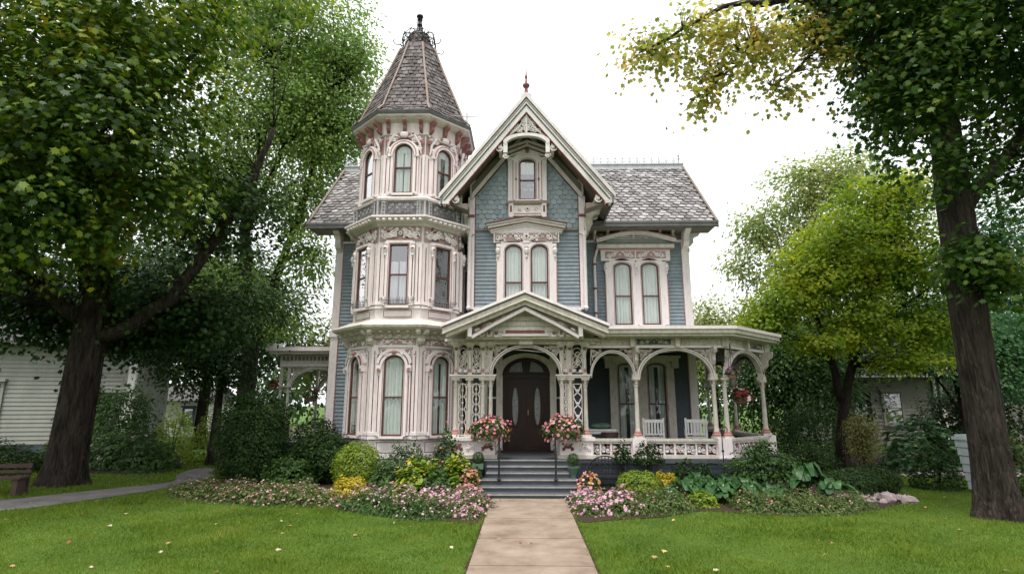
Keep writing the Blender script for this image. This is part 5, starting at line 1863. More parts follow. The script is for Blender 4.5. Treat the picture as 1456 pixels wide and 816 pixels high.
L_GOLD = leaf_mat("golden_shrub_leaf", [(0.1, (0.26, 0.22, 0.015)), (0.5, (0.42, 0.34, 0.02)), (0.9, (0.55, 0.45, 0.04))], .3, .45, 3, .3, .4)
L_HOSTA = leaf_mat("hosta_leaf", [(0.1, (0.025, 0.075, 0.022)), (0.5, (0.045, 0.12, 0.033)), (0.9, (0.075, 0.17, 0.05))], .25, .32, 2, .3, .6)
L_COVER = leaf_mat("border_leaf", [(0.1, (0.04, 0.08, 0.018)), (0.5, (0.075, 0.125, 0.028)), (0.9, (0.14, 0.175, 0.045))], .28, .5, 3, .3, .3)
L_OLIVE = leaf_mat("olive_leaf", [(0.1, (0.065, 0.075, 0.02)), (0.5, (0.12, 0.125, 0.03)), (0.9, (0.2, 0.17, 0.045))], .3, .5, 3, .3, .3)
P_PINK = leaf_mat("pink_petal", [(0.05, (0.50, 0.22, 0.30)), (0.5, (0.66, 0.38, 0.47)), (0.95, (0.78, 0.60, 0.64))], .3, 0.55, 3, .4, 0.22)
P_MAG = leaf_mat("magenta_petal", [(0.05, (0.52, 0.16, 0.33)), (0.5, (0.68, 0.33, 0.50)), (0.95, (0.78, 0.55, 0.66))], .3, 0.55, 3, .4, 0.22)
P_SALM = leaf_mat("salmon_petal", [(0.05, (0.32, 0.12, 0.11)), (0.5, (0.48, 0.23, 0.21)), (0.95, (0.62, 0.42, 0.36))], .3, .6, 3, .4, .2)
P_CORAL = leaf_mat("coral_petal", [(0.05, (0.55, 0.09, 0.14)), (0.4, (0.68, 0.22, 0.30)), (0.7, (0.72, 0.40, 0.32)), (0.95, (0.70, 0.30, 0.45))], .3, .6, 9, .2, .2)
P_RED = leaf_mat("red_petal", [(0.05, (0.28, 0.02, 0.03)), (0.5, (0.40, 0.05, 0.06)), (0.95, (0.45, 0.12, 0.16))], .3, .6, 3, .3, .2)
P_YEL = leaf_mat("yellow_petal", [(0.05, (0.5, 0.34, 0.02)), (0.95, (0.68, 0.55, 0.06))], .3, .6, 3, .3, .2)
P_ORANGE = leaf_mat("orange_petal", [(0.05, (0.5, 0.16, 0.05)), (0.95, (0.62, 0.36, 0.12))], .3, .6, 3, .3, .2)
P_PURP = leaf_mat("purple_petal", [(0.05, (0.16, 0.05, 0.12)), (0.95, (0.40, 0.22, 0.32))], .3, .6, 3, .3, .2)

# --- large maple on the left
tree('maple_tree', 'massive maple with thick furrowed trunk and yellow-tipped leaves beside the plank bench', (-11.6, 14.65, 0),
     [(-11.6, 14.65, -.1, .42), (-11.6, 14.65, .5, .40), (-11.55, 14.65, 2.2, .365), (-11.5, 14.65, 3.9, .37), (-11.45, 14.6, 5.2, .31), (-11.3, 14.5, 8, .24), (-11.2, 14.4, 11.5, .16)],
     [[(-11.35, 14.65, 3.7, .22), (-10.4, 14.7, 4.05, .19), (-9.5, 14.8, 4.75, .175), (-8.6, 15.0, 6.5, .145), (-7.8, 15.2, 8.2, .11), (-7.4, 15.3, 10, .07)],
      [(-11.6, 14.4, 4.2, .2), (-12.8, 13.6, 5.4, .15), (-14.2, 12.6, 6.6, .12)],
      [(-11.5, 14.4, 5.0, .22), (-10.6, 12.6, 6.8, .15), (-9.4, 11.0, 8.4, .08)],
      [(-11.4, 14.4, 6.0, .2), (-12.0, 12.2, 8.4, .13), (-12.0, 10.5, 10.2, .06)],
      [(-11.3, 14.4, 7.5, .17), (-9.5, 13.2, 9.8, .1), (-8.0, 12.6, 11, .05)]],
     [dict(lobes=[(-12.0, 12.6, 9.0, 4.6, 3.6, 4.0), (-9.7, 11.0, 8.6, 2.9, 2.3, 3.3, 1.4), (-8.4, 11.8, 6.9, 1.5, 1.3, 1.3, 1.1), (-11.6, 10.8, 6.3, 2.6, 1.8, 1.7, 1.2), (-13.6, 12.2, 5.9, 2.6, 2.2, 1.5), (-9.6, 12.2, 5.9, 1.2, 1.2, .7, .9), (-10.5, 12.5, 13.4, 5.0, 4.5, 2.2, .7), (-8.6, 11.2, 10.6, 2.2, 1.8, 1.8), (-15.6, 11.0, 9.6, 3.0, 4.0, 4.2, .7), (-13.0, 7.5, 11.5, 3.5, 2.5, 2.0, .6)],  # topmost and outer-left lobes lie out of view, added to shade the crown
           nclus=3100, per=20, crad=.28, size=.145, tmpl=MAPLE_T, mat=L_MAPLE, gap=.31, f=1.1, flat=.34, droop=.3, tilt=.4),
      dict(lobes=[(-10.3, 15.6, 5.0, 1.9, 1.5, .9), (-9.6, 16.4, 4.4, 1.5, 1.3, .8), (-12.6, 15.8, 4.6, 1.6, 1.5, 1.0), (-11.2, 16.5, 4.2, 1.6, 1.3, .9), (-8.6, 15.4, 7.5, 1.6, 1.4, 1.7, .7), (-13.3, 15.4, 4.7, 1.1, 1.2, .9, 1.5), (-12.4, 16.2, 4.3, 1.0, 1.0, .7, 1.5), (-14.8, 15.6, 5.0, 1.4, 1.3, 1.0)],
           nclus=950, per=20, crad=.34, size=.135, tmpl=MAPLE_T, mat=L_MAPLED, gap=.15, f=1.3, flat=.5, droop=.25, name='lower_crown')],
     BARK, ntw=420, twr=.018, seed=5, tn=72)

# --- tall tree behind it, forked trunks
tree('tall_shade_tree', 'tall pale green tree with forked dark trunks left of the tower', (-11.2, 23, 0),
     [(-11.2, 23, -.1, .42), (-11.25, 23, 2.5, .36), (-11.2, 23, 4.6, .33), (-11.6, 23, 7.0, .25), (-12.0, 23, 9.5, .2), (-11.6, 23, 13, .14), (-11.2, 23, 17, .07)],
     [[(-11.1, 23, 4.5, .24), (-10.7, 23, 6.0, .22), (-10.3, 23, 7.6, .18), (-9.6, 23, 10, .13), (-9.0, 23, 13.5, .07)],
      [(-11.3, 23, 5.4, .2), (-12.6, 22.8, 7.2, .16), (-14.0, 22.5, 9.0, .1), (-14.8, 22.5, 11, .06)],
      [(-11.9, 23, 9, .16), (-10.4, 22.6, 13, .1), (-8.2, 22.6, 15.5, .05)],
      [(-10.2, 23, 8, .1), (-9.2, 22.7, 8.4, .06), (-8.5, 22.5, 8.2, .03)]],
     [dict(lobes=[(-11.0, 23, 15.5, 4.0, 3.2, 5.0), (-8.7, 22.8, 14.2, 2.3, 2.2, 3.6, 1.2), (-7.9, 22.6, 17.2, 1.7, 1.8, 1.8), (-13.6, 23, 11.5, 2.8, 2.4, 2.6), (-9.5, 22.8, 10.2, 1.6, 1.6, 1.6), (-9.1, 22.6, 8.0, 1.2, 1.4, 1.3), (-12.4, 23, 7.0, 1.9, 1.6, 1.4), (-9.9, 22.6, 5.6, 1.3, 1.4, 1.0), (-11.2, 22.2, 20, 4.5, 3.5, 2.6, .7)],
           nclus=3500, per=22, crad=.36, size=.165, tmpl=LEAF6, mat=L_BACK, gap=.27, f=.8, flat=.5, droop=.15)],
     BARKD, ntw=520, twr=.022, seed=8)
# --- dark understorey tree between them
tree('understorey_tree', 'low dark leafy tree hanging over the shrubs behind the left maple', (-10.5, 19.6, 0),
     [(-10.5, 19.6, -.1, .16), (-10.5, 19.6, 2.0, .13), (-10.4, 19.5, 3.5, .1), (-10.2, 19.4, 5.0, .05)],
     [[(-10.45, 19.6, 2.4, .07), (-9.8, 19.2, 3.6, .04)], [(-10.45, 19.6, 2.8, .07), (-11.3, 19.2, 3.9, .04)]],
     [dict(lobes=[(-10.7, 19.4, 3.7, 1.4, 1.4, 1.2), (-10.2, 19.2, 3.0, .7, .9, .7), (-10.8, 19.2, 4.2, 1.6, 1.2, 1.0), (-12.4, 19.0, 4.1, 1.7, 1.2, 1.1), (-14.2, 19.4, 4.6, 1.5, 1.2, 1.0), (-11.6, 19.4, 2.9, .9, .8, .6), (-9.6, 19.6, 5.6, 1.5, 1.4, 1.2)],
           nclus=820, per=20, crad=.3, size=.13, tmpl=LEAF6, mat=L_MAPLED, gap=.14, f=1.3)],
     BARKD, ntw=50, twr=.014, seed=9)

# --- large tree on the right
tree('shade_tree', 'large dark trunked tree at the right lawn edge, yellowing branch reaching over the sky', (8.5, 10.95, 0),
     [(8.53, 10.95, -.1, .34), (8.54, 10.95, .5, .315), (8.57, 10.95, 2.2, .29), (8.6, 10.95, 4.5, .285), (8.66, 10.95, 6.3, .28), (8.72, 10.95, 8.5, .23), (8.8, 10.9, 11.0, .16), (8.8, 10.9, 13.5, .08)],
     [[(8.7, 10.95, 5.6, .17), (9.3, 11.0, 6.4, .15), (9.85, 11.0, 6.9, .12), (10.8, 11.1, 8.2, .07)],
      [(8.7, 10.95, 8.6, .17), (7.4, 10.7, 10.3, .14), (5.8, 10.5, 10.35, .1), (5.0, 10.5, 10.2, .075), (4.2, 10.5, 10.15, .05), (3.3, 10.45, 9.6, .035), (2.5, 10.4, 9.1, .018)],
      [(4.75, 10.5, 10.15, .05), (4.72, 10.5, 9.3, .035), (4.4, 10.5, 8.8, .025), (3.7, 10.45, 8.1, .012)],
      [(6.4, 10.55, 10.2, .06), (5.9, 10.6, 9.0, .035), (5.1, 10.6, 8.35, .015)],
      [(8.65, 10.9, 7.2, .12), (7.8, 10.5, 8.4, .08), (7.0, 10.3, 9.2, .04)],
      [(8.8, 10.9, 10, .12), (10.2, 10.6, 11.5, .06)]],
     [dict(lobes=[(9.6, 10.8, 10.2, 2.6, 2.4, 2.6), (8.0, 10.5, 8.9, 1.35, 1.5, 1.5), (7.5, 10.5, 7.6, .9, 1.0, .95), (8.1, 10.3, 6.4, .75, .7, .75, .9), (10.9, 11.0, 7.7, 1.5, 1.6, 1.5), (10.3, 11, 6.3, .8, .9, .6, .7), (9.5, 10.5, 13, 4.8, 4.0, 2.0, .7), (12.6, 10.5, 9.6, 2.0, 3.2, 3.6, .7), (11.5, 7.2, 11.5, 2.5, 2.2, 1.8, .6), (6.9, 10.5, 10.0, 1.2, 1.2, .95), (8.35, 10.4, 4.8, .5, .4, .42, 3.5), (8.95, 10.5, 4.4, .5, .4, .35, 3)],  # outer-right lobes out of view are added to darken the crown
           nclus=2800, per=22, crad=.26, size=.125, tmpl=MAPLE_T, mat=L_RIGHT, gap=.2, f=1.2, flat=.55, droop=.25),
      dict(lobes=[(2.85, 10.45, 9.35, .9, .7, .62), (2.35, 10.4, 8.95, .4, .5, .35), (3.9, 10.5, 9.7, .9, .8, .6), (4.0, 10.5, 8.75, .75, .6, .75, 1.1), (3.6, 10.45, 8.1, .38, .4, .3), (4.9, 10.5, 9.3, .7, .7, .8), (5.25, 10.6, 8.35, .75, .45, .28), (5.9, 10.6, 9.7, .8, .8, .7), (6.3, 10.6, 8.8, .6, .6, .5)],
           nclus=270, per=15, crad=.20, size=.11, tmpl=MAPLE_T, mat=L_YBRANCH, gap=.27, f=2.0, flat=.7, droop=.3, name='yellowing_crown', shell=.6)],
     BARK, ntw=300, twr=.013, seed=15, tn=60)

# --- golden maple in the middle of the right side
tree('golden_maple', 'small maple with spreading yellow-green crown beyond the right porch', (9.5, 17.8, 0),
     [(9.5, 17.8, -.1, .2), (9.55, 17.8, .8, .17), (9.7, 17.8, 1.8, .155), (9.95, 17.8, 2.7, .14), (10.4, 17.8, 3.9, .13), (10.8, 17.8, 5.2, .09), (11.2, 17.8, 7.5, .04)],
     [[(9.75, 17.8, 2.0, .13), (9.5, 17.7, 3.2, .11), (9.1, 17.6, 4.6, .08), (8.6, 17.5, 6.2, .04)],
      [(10.1, 17.8, 3.1, .1), (10.2, 17.6, 4.8, .07), (9.8, 17.5, 6.8, .035)],
      [(10.5, 17.8, 4.1, .09), (11.6, 17.5, 4.9, .06), (12.6, 17.3, 5.6, .03)],
      [(9.5, 17.7, 3.2, .07), (8.4, 17.4, 3.9, .05), (7.3, 17.2, 4.4, .025)],
      [(10.6, 17.8, 4.6, .08), (11.4, 17.3, 6.4, .05), (11.9, 17.2, 7.8, .025)]],
     [dict(lobes=[(10.2, 17.6, 6.6, 1.9, 1.9, 1.5), (11.4, 17.6, 8.2, 1.5, 1.6, 1.2), (8.9, 17.4, 5.9, 1.3, 1.5, 1.0), (7.9, 17.3, 5.0, 1.1, 1.3, .8), (7.1, 17.2, 4.4, .7, 1.0, .5), (12.2, 17.4, 6.4, 1.4, 1.6, 1.5), (12.3, 17.4, 4.4, 1.2, 1.4, .8), (10.3, 17.0, 4.5, 1.5, 1.3, .7), (8.9, 16.9, 3.9, 1.1, 1.0, .45), (11.3, 17.0, 3.3, 1.1, 1.0, .45, .8), (12.4, 17.6, 8.9, .8, .9, .7)],
           nclus=2500, per=19, crad=.23, size=.10, tmpl=MAPLE_T, mat=L_YMAPLE, gap=.24, f=1.5, flat=.35, droop=.2)],
     BARKD, ntw=420, twr=.012, seed=21)

# --- background trees
def bg_tree(name, label, base, h, lobes, mat, n, size, seed, group=None, crad=.45, bark=BARKD, rr=.25, per=15, gap=.2, flat=.6):
    x, y = base
    return tree(name, label, (x, y, 0), [(x, y, -.1, rr), (x + .1, y, h * .35, rr * .8), (x, y + .1, h * .7, rr * .45), (x, y, h * .95, rr * .15)],
                [[(x, y, h * .35, rr * .5), (x - h * .12, y, h * .55, rr * .3), (x - h * .2, y, h * .7, rr * .12)], [(x, y, h * .42, rr * .5), (x + h * .14, y - .2, h * .6, rr * .28), (x + h * .2, y, h * .75, rr * .1)]],
                [dict(lobes=lobes, nclus=n, per=per, crad=crad, size=size, tmpl=LEAF6, mat=mat, gap=gap, f=.7, flat=flat)], bark, 'tree', group, ntw=80, twr=.03, seed=seed)
bg_tree('pale_tree', 'tall pale yellow-green tree rising behind the golden maple', (16.0, 30), 15.5, [(15.4, 30, 13.4, 1.9, 2.0, 2.3), (18.0, 30, 14.2, 2.2, 2.2, 2.2), (13.0, 30, 11.6, 1.5, 1.6, 1.3), (12.4, 30, 9.4, 1.6, 1.6, 1.2), (15.6, 30, 10.0, 2.6, 2.3, 2.0), (18.5, 30, 10.6, 2.4, 2.2, 2.4)], L_PALE, 1500, .22, 31)
bg_tree('pale_tree', 'low pale tree beside the right end of the house', (9.2, 28), 7.0, [(9.2, 28, 5.6, 1.7, 1.6, 1.7), (10.6, 28, 4.6, 1.7, 1.5, 1.5), (8.6, 28, 3.6, 1.2, 1.4, 1.2)], L_PALE, 700, .18, 32, rr=.16)
bg_tree('background_tree', 'bluish green tree behind the large right trunk', (19.6, 22.5), 12, [(19.4, 22.5, 8.4, 2.6, 2.2, 3.0), (19.6, 22.2, 4.8, 2.4, 2.0, 2.4), (17.6, 22.2, 5.9, 1.4, 1.5, 1.6), (21.8, 22.5, 6.5, 2.2, 2.0, 3.4), (18.3, 22.0, 2.6, 1.3, 1.3, 1.2)], L_BLUE, 1700, .16, 33, rr=.22)
bg_tree('dogwood_tree', 'small spreading tree with pale layered leaves before the cream house', (15.2, 20.5), 5.2, [(15.0, 20.5, 4.5, 1.5, 1.4, .7), (16.2, 20.3, 3.6, 1.5, 1.3, .6), (14.2, 20.3, 3.5, 1.1, 1.2, .5), (15.9, 20.0, 2.7, 1.1, 1.1, .4), (14.9, 20.5, 5.4, 1.3, 1.2, .6), (17.2, 20.6, 4.6, 1.4, 1.2, .8), (13.4, 20.4, 4.6, 1.0, 1.0, .5), (17.6, 20.3, 3.4, 1.3, 1.2, .5), (12.9, 20.2, 3.7, .9, 1.0, .4)], L_BLUE, 1100, .14, 34, rr=.12, flat=.25)
bg_tree('dark_tree', 'dense dark green tree beyond the corner of the right porch', (10.0, 22.0), 6.5, [(9.6, 22, 3.6, 1.5, 1.4, 2.6), (11.2, 22, 3.0, 1.4, 1.4, 2.2), (8.8, 22.6, 2.4, 1.0, 1.2, 1.8)], L_MID, 1200, .13, 35, rr=.15)
bg_tree('dark_tree', 'dark leafy tree filling the gap behind the golden maple', (13.0, 24.5), 8, [(13.0, 24.5, 4.6, 2.2, 1.8, 3.2), (11.2, 24.5, 5.4, 1.8, 1.8, 2.4), (15.0, 25, 6.5, 2.2, 2, 2.5)], L_MAPLED, 1300, .16, 36, rr=.18)
bg_tree('background_tree', 'leafy tree behind the roof of the left clapboard house', (-17.5, 31), 12, [(-17.5, 31, 8.5, 4.2, 3, 4.2), (-22.5, 30, 8.5, 4, 3, 4.5), (-27.5, 29, 8.0, 3.5, 3, 5), (-14, 31, 7, 2.5, 2.4, 3)], L_MAPLED, 2300, .24, 37, rr=.3)
bg_tree('pale_tree', 'loose light green tree seen through the left side porch', (-9.6, 31), 8, [(-9.6, 31, 5.2, 2.0, 1.8, 2.4), (-8.0, 31, 3.6, 1.8, 1.6, 2.0), (-11.4, 31, 4.4, 1.5, 1.5, 1.8)], L_PALE, 900, .18, 38, rr=.16)
bg_tree('background_tree', 'round mid green tree standing left of the tall shade tree', (-15.0, 26.5), 10, [(-15.0, 26.5, 6.8, 2.6, 2.2, 2.6), (-13.0, 26.8, 5.0, 1.8, 1.8, 1.6), (-17.2, 26.5, 8.0, 2.4, 2.2, 2.4)], L_MAPLED, 1200, .18, 39, rr=.24)
r = np.random.default_rng(77)
lob = []
for i in range(46):
    a = r.uniform(-62, 62)
    d = r.uniform(46, 62)
    lob.append((d * math.sin(R(a)), d * math.cos(R(a)), r.uniform(2, 5.5), r.uniform(3, 5), r.uniform(3, 5), r.uniform(3, 5)))
o, _ = crown_mesh('distant_trees', None, lob, 2600, 12, .8, .55, LEAF6, L_MAPLED, r, .1, .3)
tag(o, 'far band of trees closing the view behind the gardens', 'trees', kind='stuff')

lob = []  # unseen trees added behind the camera to darken the low front sky
for i in range(22):
    a = 105 + 150 * i / 21
    d = r.uniform(24, 32)
    lob.append((d * math.sin(R(a)), d * math.cos(R(a)), r.uniform(4, 7), r.uniform(4, 6), r.uniform(3, 5), r.uniform(4, 6)))
o, _ = crown_mesh('unseen_shade_trees', None, lob, 1500, 12, .9, .7, LEAF6, L_MAPLED, r, .1, .3)
tag(o, 'unseen band of trees added behind the camera to dim low sky light', 'trees', kind='stuff')

# --- shrubs
def shrub(name, label, x, y, rx, ry, h, n, size, mat, seed, tmpl=LEAF6, cat='shrub', group=None, rough=.1, z0=0.0, stems=7, inner=.75, flowers=None, upb=.5, core=True, tilt=.5, ball=0):
    r = np.random.default_rng(seed)
    root = empty(name, (x, y, 0), 0, label, cat, group)
    d = unit(r.normal(size=(n, 3)))
    if ball:
        q = np.sum(np.abs(d) ** ball, 1, keepdims=True) ** (-1.0 / ball)
        d2 = d * q
        d2[:, 2] = .5 + .5 * d2[:, 2]
    else:
        d[:, 2] = np.abs(d[:, 2]) * 1.1 - .12
        d = unit(d)
        d2 = d
    rad = inner + (1.03 - inner) * r.random(n) ** .5
    lump = 1 + rough * noise3(d * 4, 1.4, seed % 7) + (rough * .7) * noise3(d * 9, 1.3, seed % 5)
    pos = d2 * (rad * lump)[:, None] * np.array([rx, ry, h])
    if ball: pos[:, 2] = (.5 + (d2[:, 2] - .5) * rad * lump) * h
    pos[:, 2] = np.maximum(pos[:, 2] + z0, .03)
    nrm = d * .9 + np.array([0, 0, upb]) + r.normal(size=(n, 3)) * tilt
    V = leaf_verts(pos, nrm, size * r.uniform(.65, 1.3, n), tmpl, .25, d + np.array([0, 0, -.2]), r)
    np_mesh('foliage', V, mat, root)
    mb = MB()
    rd = random.Random(seed)
    for i in range(stems):
        a = rd.uniform(0, 6.28)
        k = rd.uniform(.3, .75)
        mb.tube([(.05 * math.cos(a), .05 * math.sin(a), -.02), (rx * k * .5 * math.cos(a), ry * k * .5 * math.sin(a), z0 + h * .45), (rx * k * math.cos(a), ry * k * math.sin(a), z0 + h * .8)], [.016, .011, .005], BARKD, 5)
    mb.build('stems', root)
    if flowers:
        for (fm, fn, fs, ft) in flowers:
            dd = unit(r.normal(size=(fn, 3)))
            dd[:, 2] = np.abs(dd[:, 2]) * 1.3 + .05
            dd = unit(dd)
            p = dd * (1.0 + .07 * r.random(fn) + rough * noise3(dd * 4, 1.4, seed % 7))[:, None] * np.array([rx, ry, h])
            p[:, 2] += z0 + .01
            V = leaf_verts(p, dd + np.array([0, -.25, .5]) + r.normal(size=(fn, 3)) * .35, fs * r.uniform(.6, 1.25, fn), ft, .3, None, r)
            np_mesh('blossoms', V, fm, root)
    return root

shrub('clipped_yew', 'big dark rounded yew bush left of the tower', -6.98, 14.9, .84, .84, 2.3, 30000, .06, L_DARK, 1, rough=.07, inner=.5, stems=10, ball=2.8)
shrub('dark_shrub', 'spreading dark green shrub between the yew and the tower base', -5.3, 15.3, .75, .7, 1.2, 8400, .08, L_DARK, 2, rough=.2, ball=2.5, inner=.55)
shrub('dark_shrub', 'low loose dark shrub at the foot of the yew', -5.75, 14.3, .62, .5, .72, 3000, .08, L_MID, 3, rough=.25)
shrub('dark_shrub', 'tall dark shrub against the left wall corner', -6.0, 16.6, .6, .6, 1.6, 4400, .075, L_DARK, 4, rough=.2, ball=2.5)
shrub('globe_shrub', 'bright yellow-green globe shrub in front of the tower', -3.98, 13.95, .53, .5, 1.08, 8500, .052, L_LIME, 5, rough=.11, ball=2.6, inner=.55)
shrub('golden_shrub', 'low golden yellow shrub below the globe shrub', -3.78, 12.85, .5, .38, .44, 3000, .055, L_GOLD, 6, rough=.16)
shrub('green_shrub', 'rounded green shrub right of the globe shrub under the bay window', -2.85, 14.2, .7, .5, 1.08, 4200, .06, L_MID, 7, rough=.18)
shrub('green_shrub', 'tall reddish-topped perennial beside the portico pedestal', -1.85, 13.9, .42, .4, 1.28, 2600, .075, L_MID, 8, rough=.25, flowers=[(P_CORAL, 26, .06, ROUND8)])
shrub('chartreuse_perennial', 'broad leaved chartreuse perennial clump left of the steps', -2.35, 12.95, .55, .42, .74, 900, .15, L_LIME, 9, rough=.25, upb=1.0, flowers=[(P_YEL, 40, .07, ROUND8)])
shrub('chartreuse_perennial', 'tall yellowish plant leaning beside the grey steps', -1.45, 13.05, .40, .38, .84, 620, .15, L_LIME, 10, rough=.3, upb=1.0, flowers=[(P_YEL, 30, .08, ROUND8)])
shrub('green_shrub', 'mid green leafy plant between the two chartreuse clumps', -1.9, 12.7, .42, .36, .58, 1400, .085, L_MID, 11, rough=.25)
shrub('green_shrub', 'dense green plant behind the golden shrub', -3.1, 13.2, .48, .4, .66, 2200, .075, L_MID, 12, rough=.25)
shrub('potted_foliage', 'dark green leafy plant beside the left edge of the steps', -1.16, 13.4, .26, .24, .58, 700, .08, L_DARK, 13, rough=.25, cat='plant')
shrub('boxwood', 'low clipped boxwood hummock beside the pinkish rocks', 7.05, 13.15, .55, .5, .6, 5200, .05, L_DARK, 14, rough=.08, ball=2.4)
shrub('boxwood', 'second clipped boxwood hummock right behind the rocks', 7.85, 13.6, .6, .5, .62, 5200, .05, L_DARK, 15, rough=.08, ball=2.4)
shrub('globe_shrub', 'bright yellow-green globe shrub in front of the dark iron bench', 2.50, 13.05, .46, .42, .55, 3600, .052, L_LIME, 16, rough=.12, ball=2.4)
shrub('golden_shrub', 'small golden shrub right of the bench', 3.1, 13.2, .34, .3, .52, 1500, .06, L_GOLD, 17, rough=.2)
shrub('lime_plant', 'small bright lime plant at the lawn edge before the hostas', 3.55, 12.0, .33, .25, .3, 800, .075, L_LIME, 18, rough=.2, upb=.9, cat='plant')
shrub('dark_shrub', 'dark shrub in the shade below the right porch railing', 3.9, 13.85, .75, .3, .62, 2400, .075, L_DARK, 19, rough=.25)
shrub('trailing_vine', 'leafy vine trailing over the porch railing in two clumps', 2.95, 14.12, .36, .14, .42, 800, .065, L_DARK, 20, rough=.3, z0=.66, stems=4, cat='vine')
shrub('trailing_vine', 'narrow leafy vine hanging over the railing beside the slender column', 2.35, 14.14, .2, .12, .4, 380, .065, L_DARK, 21, rough=.3, z0=.68, stems=4, cat='vine')
shrub('hedge_shrub', 'dark shadowed shrub below the porch corner near the golden maple', 7.9, 16.8, .9, .8, 1.0, 3200, .07, L_DARK, 22, rough=.2)
shrub('hedge_shrub', 'dark shrub to the left of the golden maple trunk', 8.5, 18.8, 1.0, .8, 1.7, 4200, .08, L_DARK, 23, rough=.22)
shrub('hedge_shrub', 'leafy mid green shrub behind the right porch floor', 9.8, 20.0, 1.2, .8, 2.0, 4800, .08, L_MID, 24, rough=.22)
r = np.random.default_rng(40)
ls = empty('layered_shrub', (5.35, 13.5, 0), 0, 'broad dark shrub with flat layered branches at the right porch corner', 'shrub')
o, C = crown_mesh('foliage', ls, [(0, 0, .95, .45, .4, .12), (-.35, -.1, .72, .55, .4, .12), (.35, -.1, .78, .6, .45, .12), (0, -.25, .5, .8, .5, .12), (.55, -.2, .42, .55, .45, .12), (-.5, -.2, .36, .5, .4, .14), (0.1, 0, 1.12, .25, .25, .1)], 330, 15, .11, .075, LEAF6, L_MID, r, .05, 2, .25)
mb = MB(); twigs(mb, C, [(0, 0, .3), (0, 0, .6), (0, 0, .9)], BARKD, 60, .008, r); mb.tube([(0, 0, -.02), (0, 0, 1.0)], [.03, .012], BARKD, 6); mb.build('stems', ls)
# small standard tree with a bare twisted stem
tp = empty('standard_tree', (8.35, 14.75, 0), 0, 'little round-headed standard shrub with bare twiggy stem before the golden maple', 'shrub')
o, C = crown_mesh('crown', tp, [(.1, 0, 1.35, .42, .4, .42), (.05, 0, .95, .38, .36, .3)], 300, 16, .08, .05, LEAF6, L_OLIVE, r, .08, 3, .7)
mb = MB(); twigs(mb, C, [(.02, 0, .5), (.05, 0, .8), (.08, 0, 1.2)], BARKD, 70, .006, r); mb.tube([(.15, 0, -.02), (.05, 0, .3), (.08, .02, .7), (.05, 0, 1.3)], [.03, .025, .02, .01], BARK, 7)
mb.tube([(.12, .02, -.02), (-.05, 0, .4), (-.08, 0, .9)], [.018, .012, .006], BARK, 6); mb.build('trunk', tp)

# hostas: arching heart shaped leaves
def hosta_leaf(mb, a, L, w, rise, seed):
    rd = random.Random(seed)
    ca, sa = math.cos(a), math.sin(a)
    pr = [(0, .12), (.18, .55), (.42, 1.0), (.7, .8), (.9, .38), (1.0, .02)]
    vs = []
    for t, k in pr:
        d = L * (.28 + .72 * t)
        z = rise * (math.sin(min(1, t * .9 + .25) * 2.4)) + .04
        for s_ in (-1, -.5, 0, .5, 1):
            q = s_ * w * k * .5
            zz = z + .05 * abs(s_) * w * 2 * k - .02 * math.sin(t * 9) * abs(s_)
            vs.append((d * ca - q * sa, d * sa + q * ca, max(.02, zz)))
    fs = []
    for i in range(5):
        for j in range(4):
            fs.append((i * 5 + j, i * 5 + j + 1, (i + 1) * 5 + j + 1, (i + 1) * 5 + j))
    mb.add(vs, fs, L_HOSTA)
    mb.tube([(0, 0, 0), (L * .2 * ca, L * .2 * sa, rise * .5), (L * .36 * ca, L * .36 * sa, vs[7][2])], .008, L_HOSTA, 4)
def hosta(label, x, y, rad, h, n, seed, group=None):
    rd = random.Random(seed)
    root = empty('hosta', (x, y, 0), 0, label, 'hosta', group)
    mb = MB()
    for i in range(n):
        k = i / n
        hosta_leaf(mb, rd.uniform(0, 6.28), rad * (.55 + .5 * k) * rd.uniform(.85, 1.1), rd.uniform(.17, .24), h * (1.1 - .55 * k) * rd.uniform(.85, 1.1), seed * 50 + i)
    mb.build('leaves', root, smooth=True)
    return root
HG = 'hostas in the bed below the right porch'
h0 = hosta('broad leaved green hosta in the mass before the porch railing', 3.45, 12.75, .5, .36, 34, 1, HG)
rd = random.Random(5)
for x, y, s_ in ((4.05, 12.55, 1.0), (4.65, 12.6, 1.0), (3.85, 13.15, 1.1), (4.5, 13.1, 1.05), (3.0, 12.5, .7), (5.1, 12.3, .9)):
    c = copy_tree(h0); c.location = (x, y, 0); c.rotation_euler = (0, 0, rd.uniform(0, 6)); c.scale = (s_,) * 3
h1 = hosta('tall glossy hosta mound right of the layered shrub', 6.1, 13.1, .62, .66, 44, 2)
h2 = hosta('lower spreading hosta in front of the clipped boxwood', 6.55, 12.75, .5, .36, 30, 3)
shrub('broadleaf_shrub', 'broad bank of large dark green leaves under the cream house windows', 12.7, 18.9, 1.35, .9, 1.5, 1500, .22, L_HOSTA, 57, rough=.2, upb=1.0, tilt=.35)
shrub('broadleaf_shrub', 'low spread of paler leaves at the edge of the far right bed', 12.0, 17.6, .9, .6, .5, 900, .15, L_HOSTA, 58, rough=.2, upb=1.0)
shrub('far_shrub', 'dark shrub against the cream house right of the drainpipes', 17.2, 21.5, 1.3, .9, 2.0, 3600, .11, L_DARK, 59, rough=.25, ball=2.4)
shrub('far_shrub', 'dense dark shrub between the dogwood and the large right trunk', 14.6, 18.6, 1.2, .8, 1.2, 3200, .10, L_DARK, 68, rough=.25)
shrub('far_shrub', 'light green feathery shrub at the edge of the far right bed', 13.4, 17.6, .8, .6, .7, 1800, .09, L_MID, 51, rough=.25)
shrub('far_shrub', 'dark clipped shrub beside the pale slatted bin', 10.0, 14.6, .55, .5, 1.05, 2600, .07, L_DARK, 52, rough=.12)
shrub('far_shrub', 'reddish green shrub below the cream house wall', 15.0, 19.0, .9, .7, 1.1, 2000, .09, L_OLIVE, 53, rough=.25)
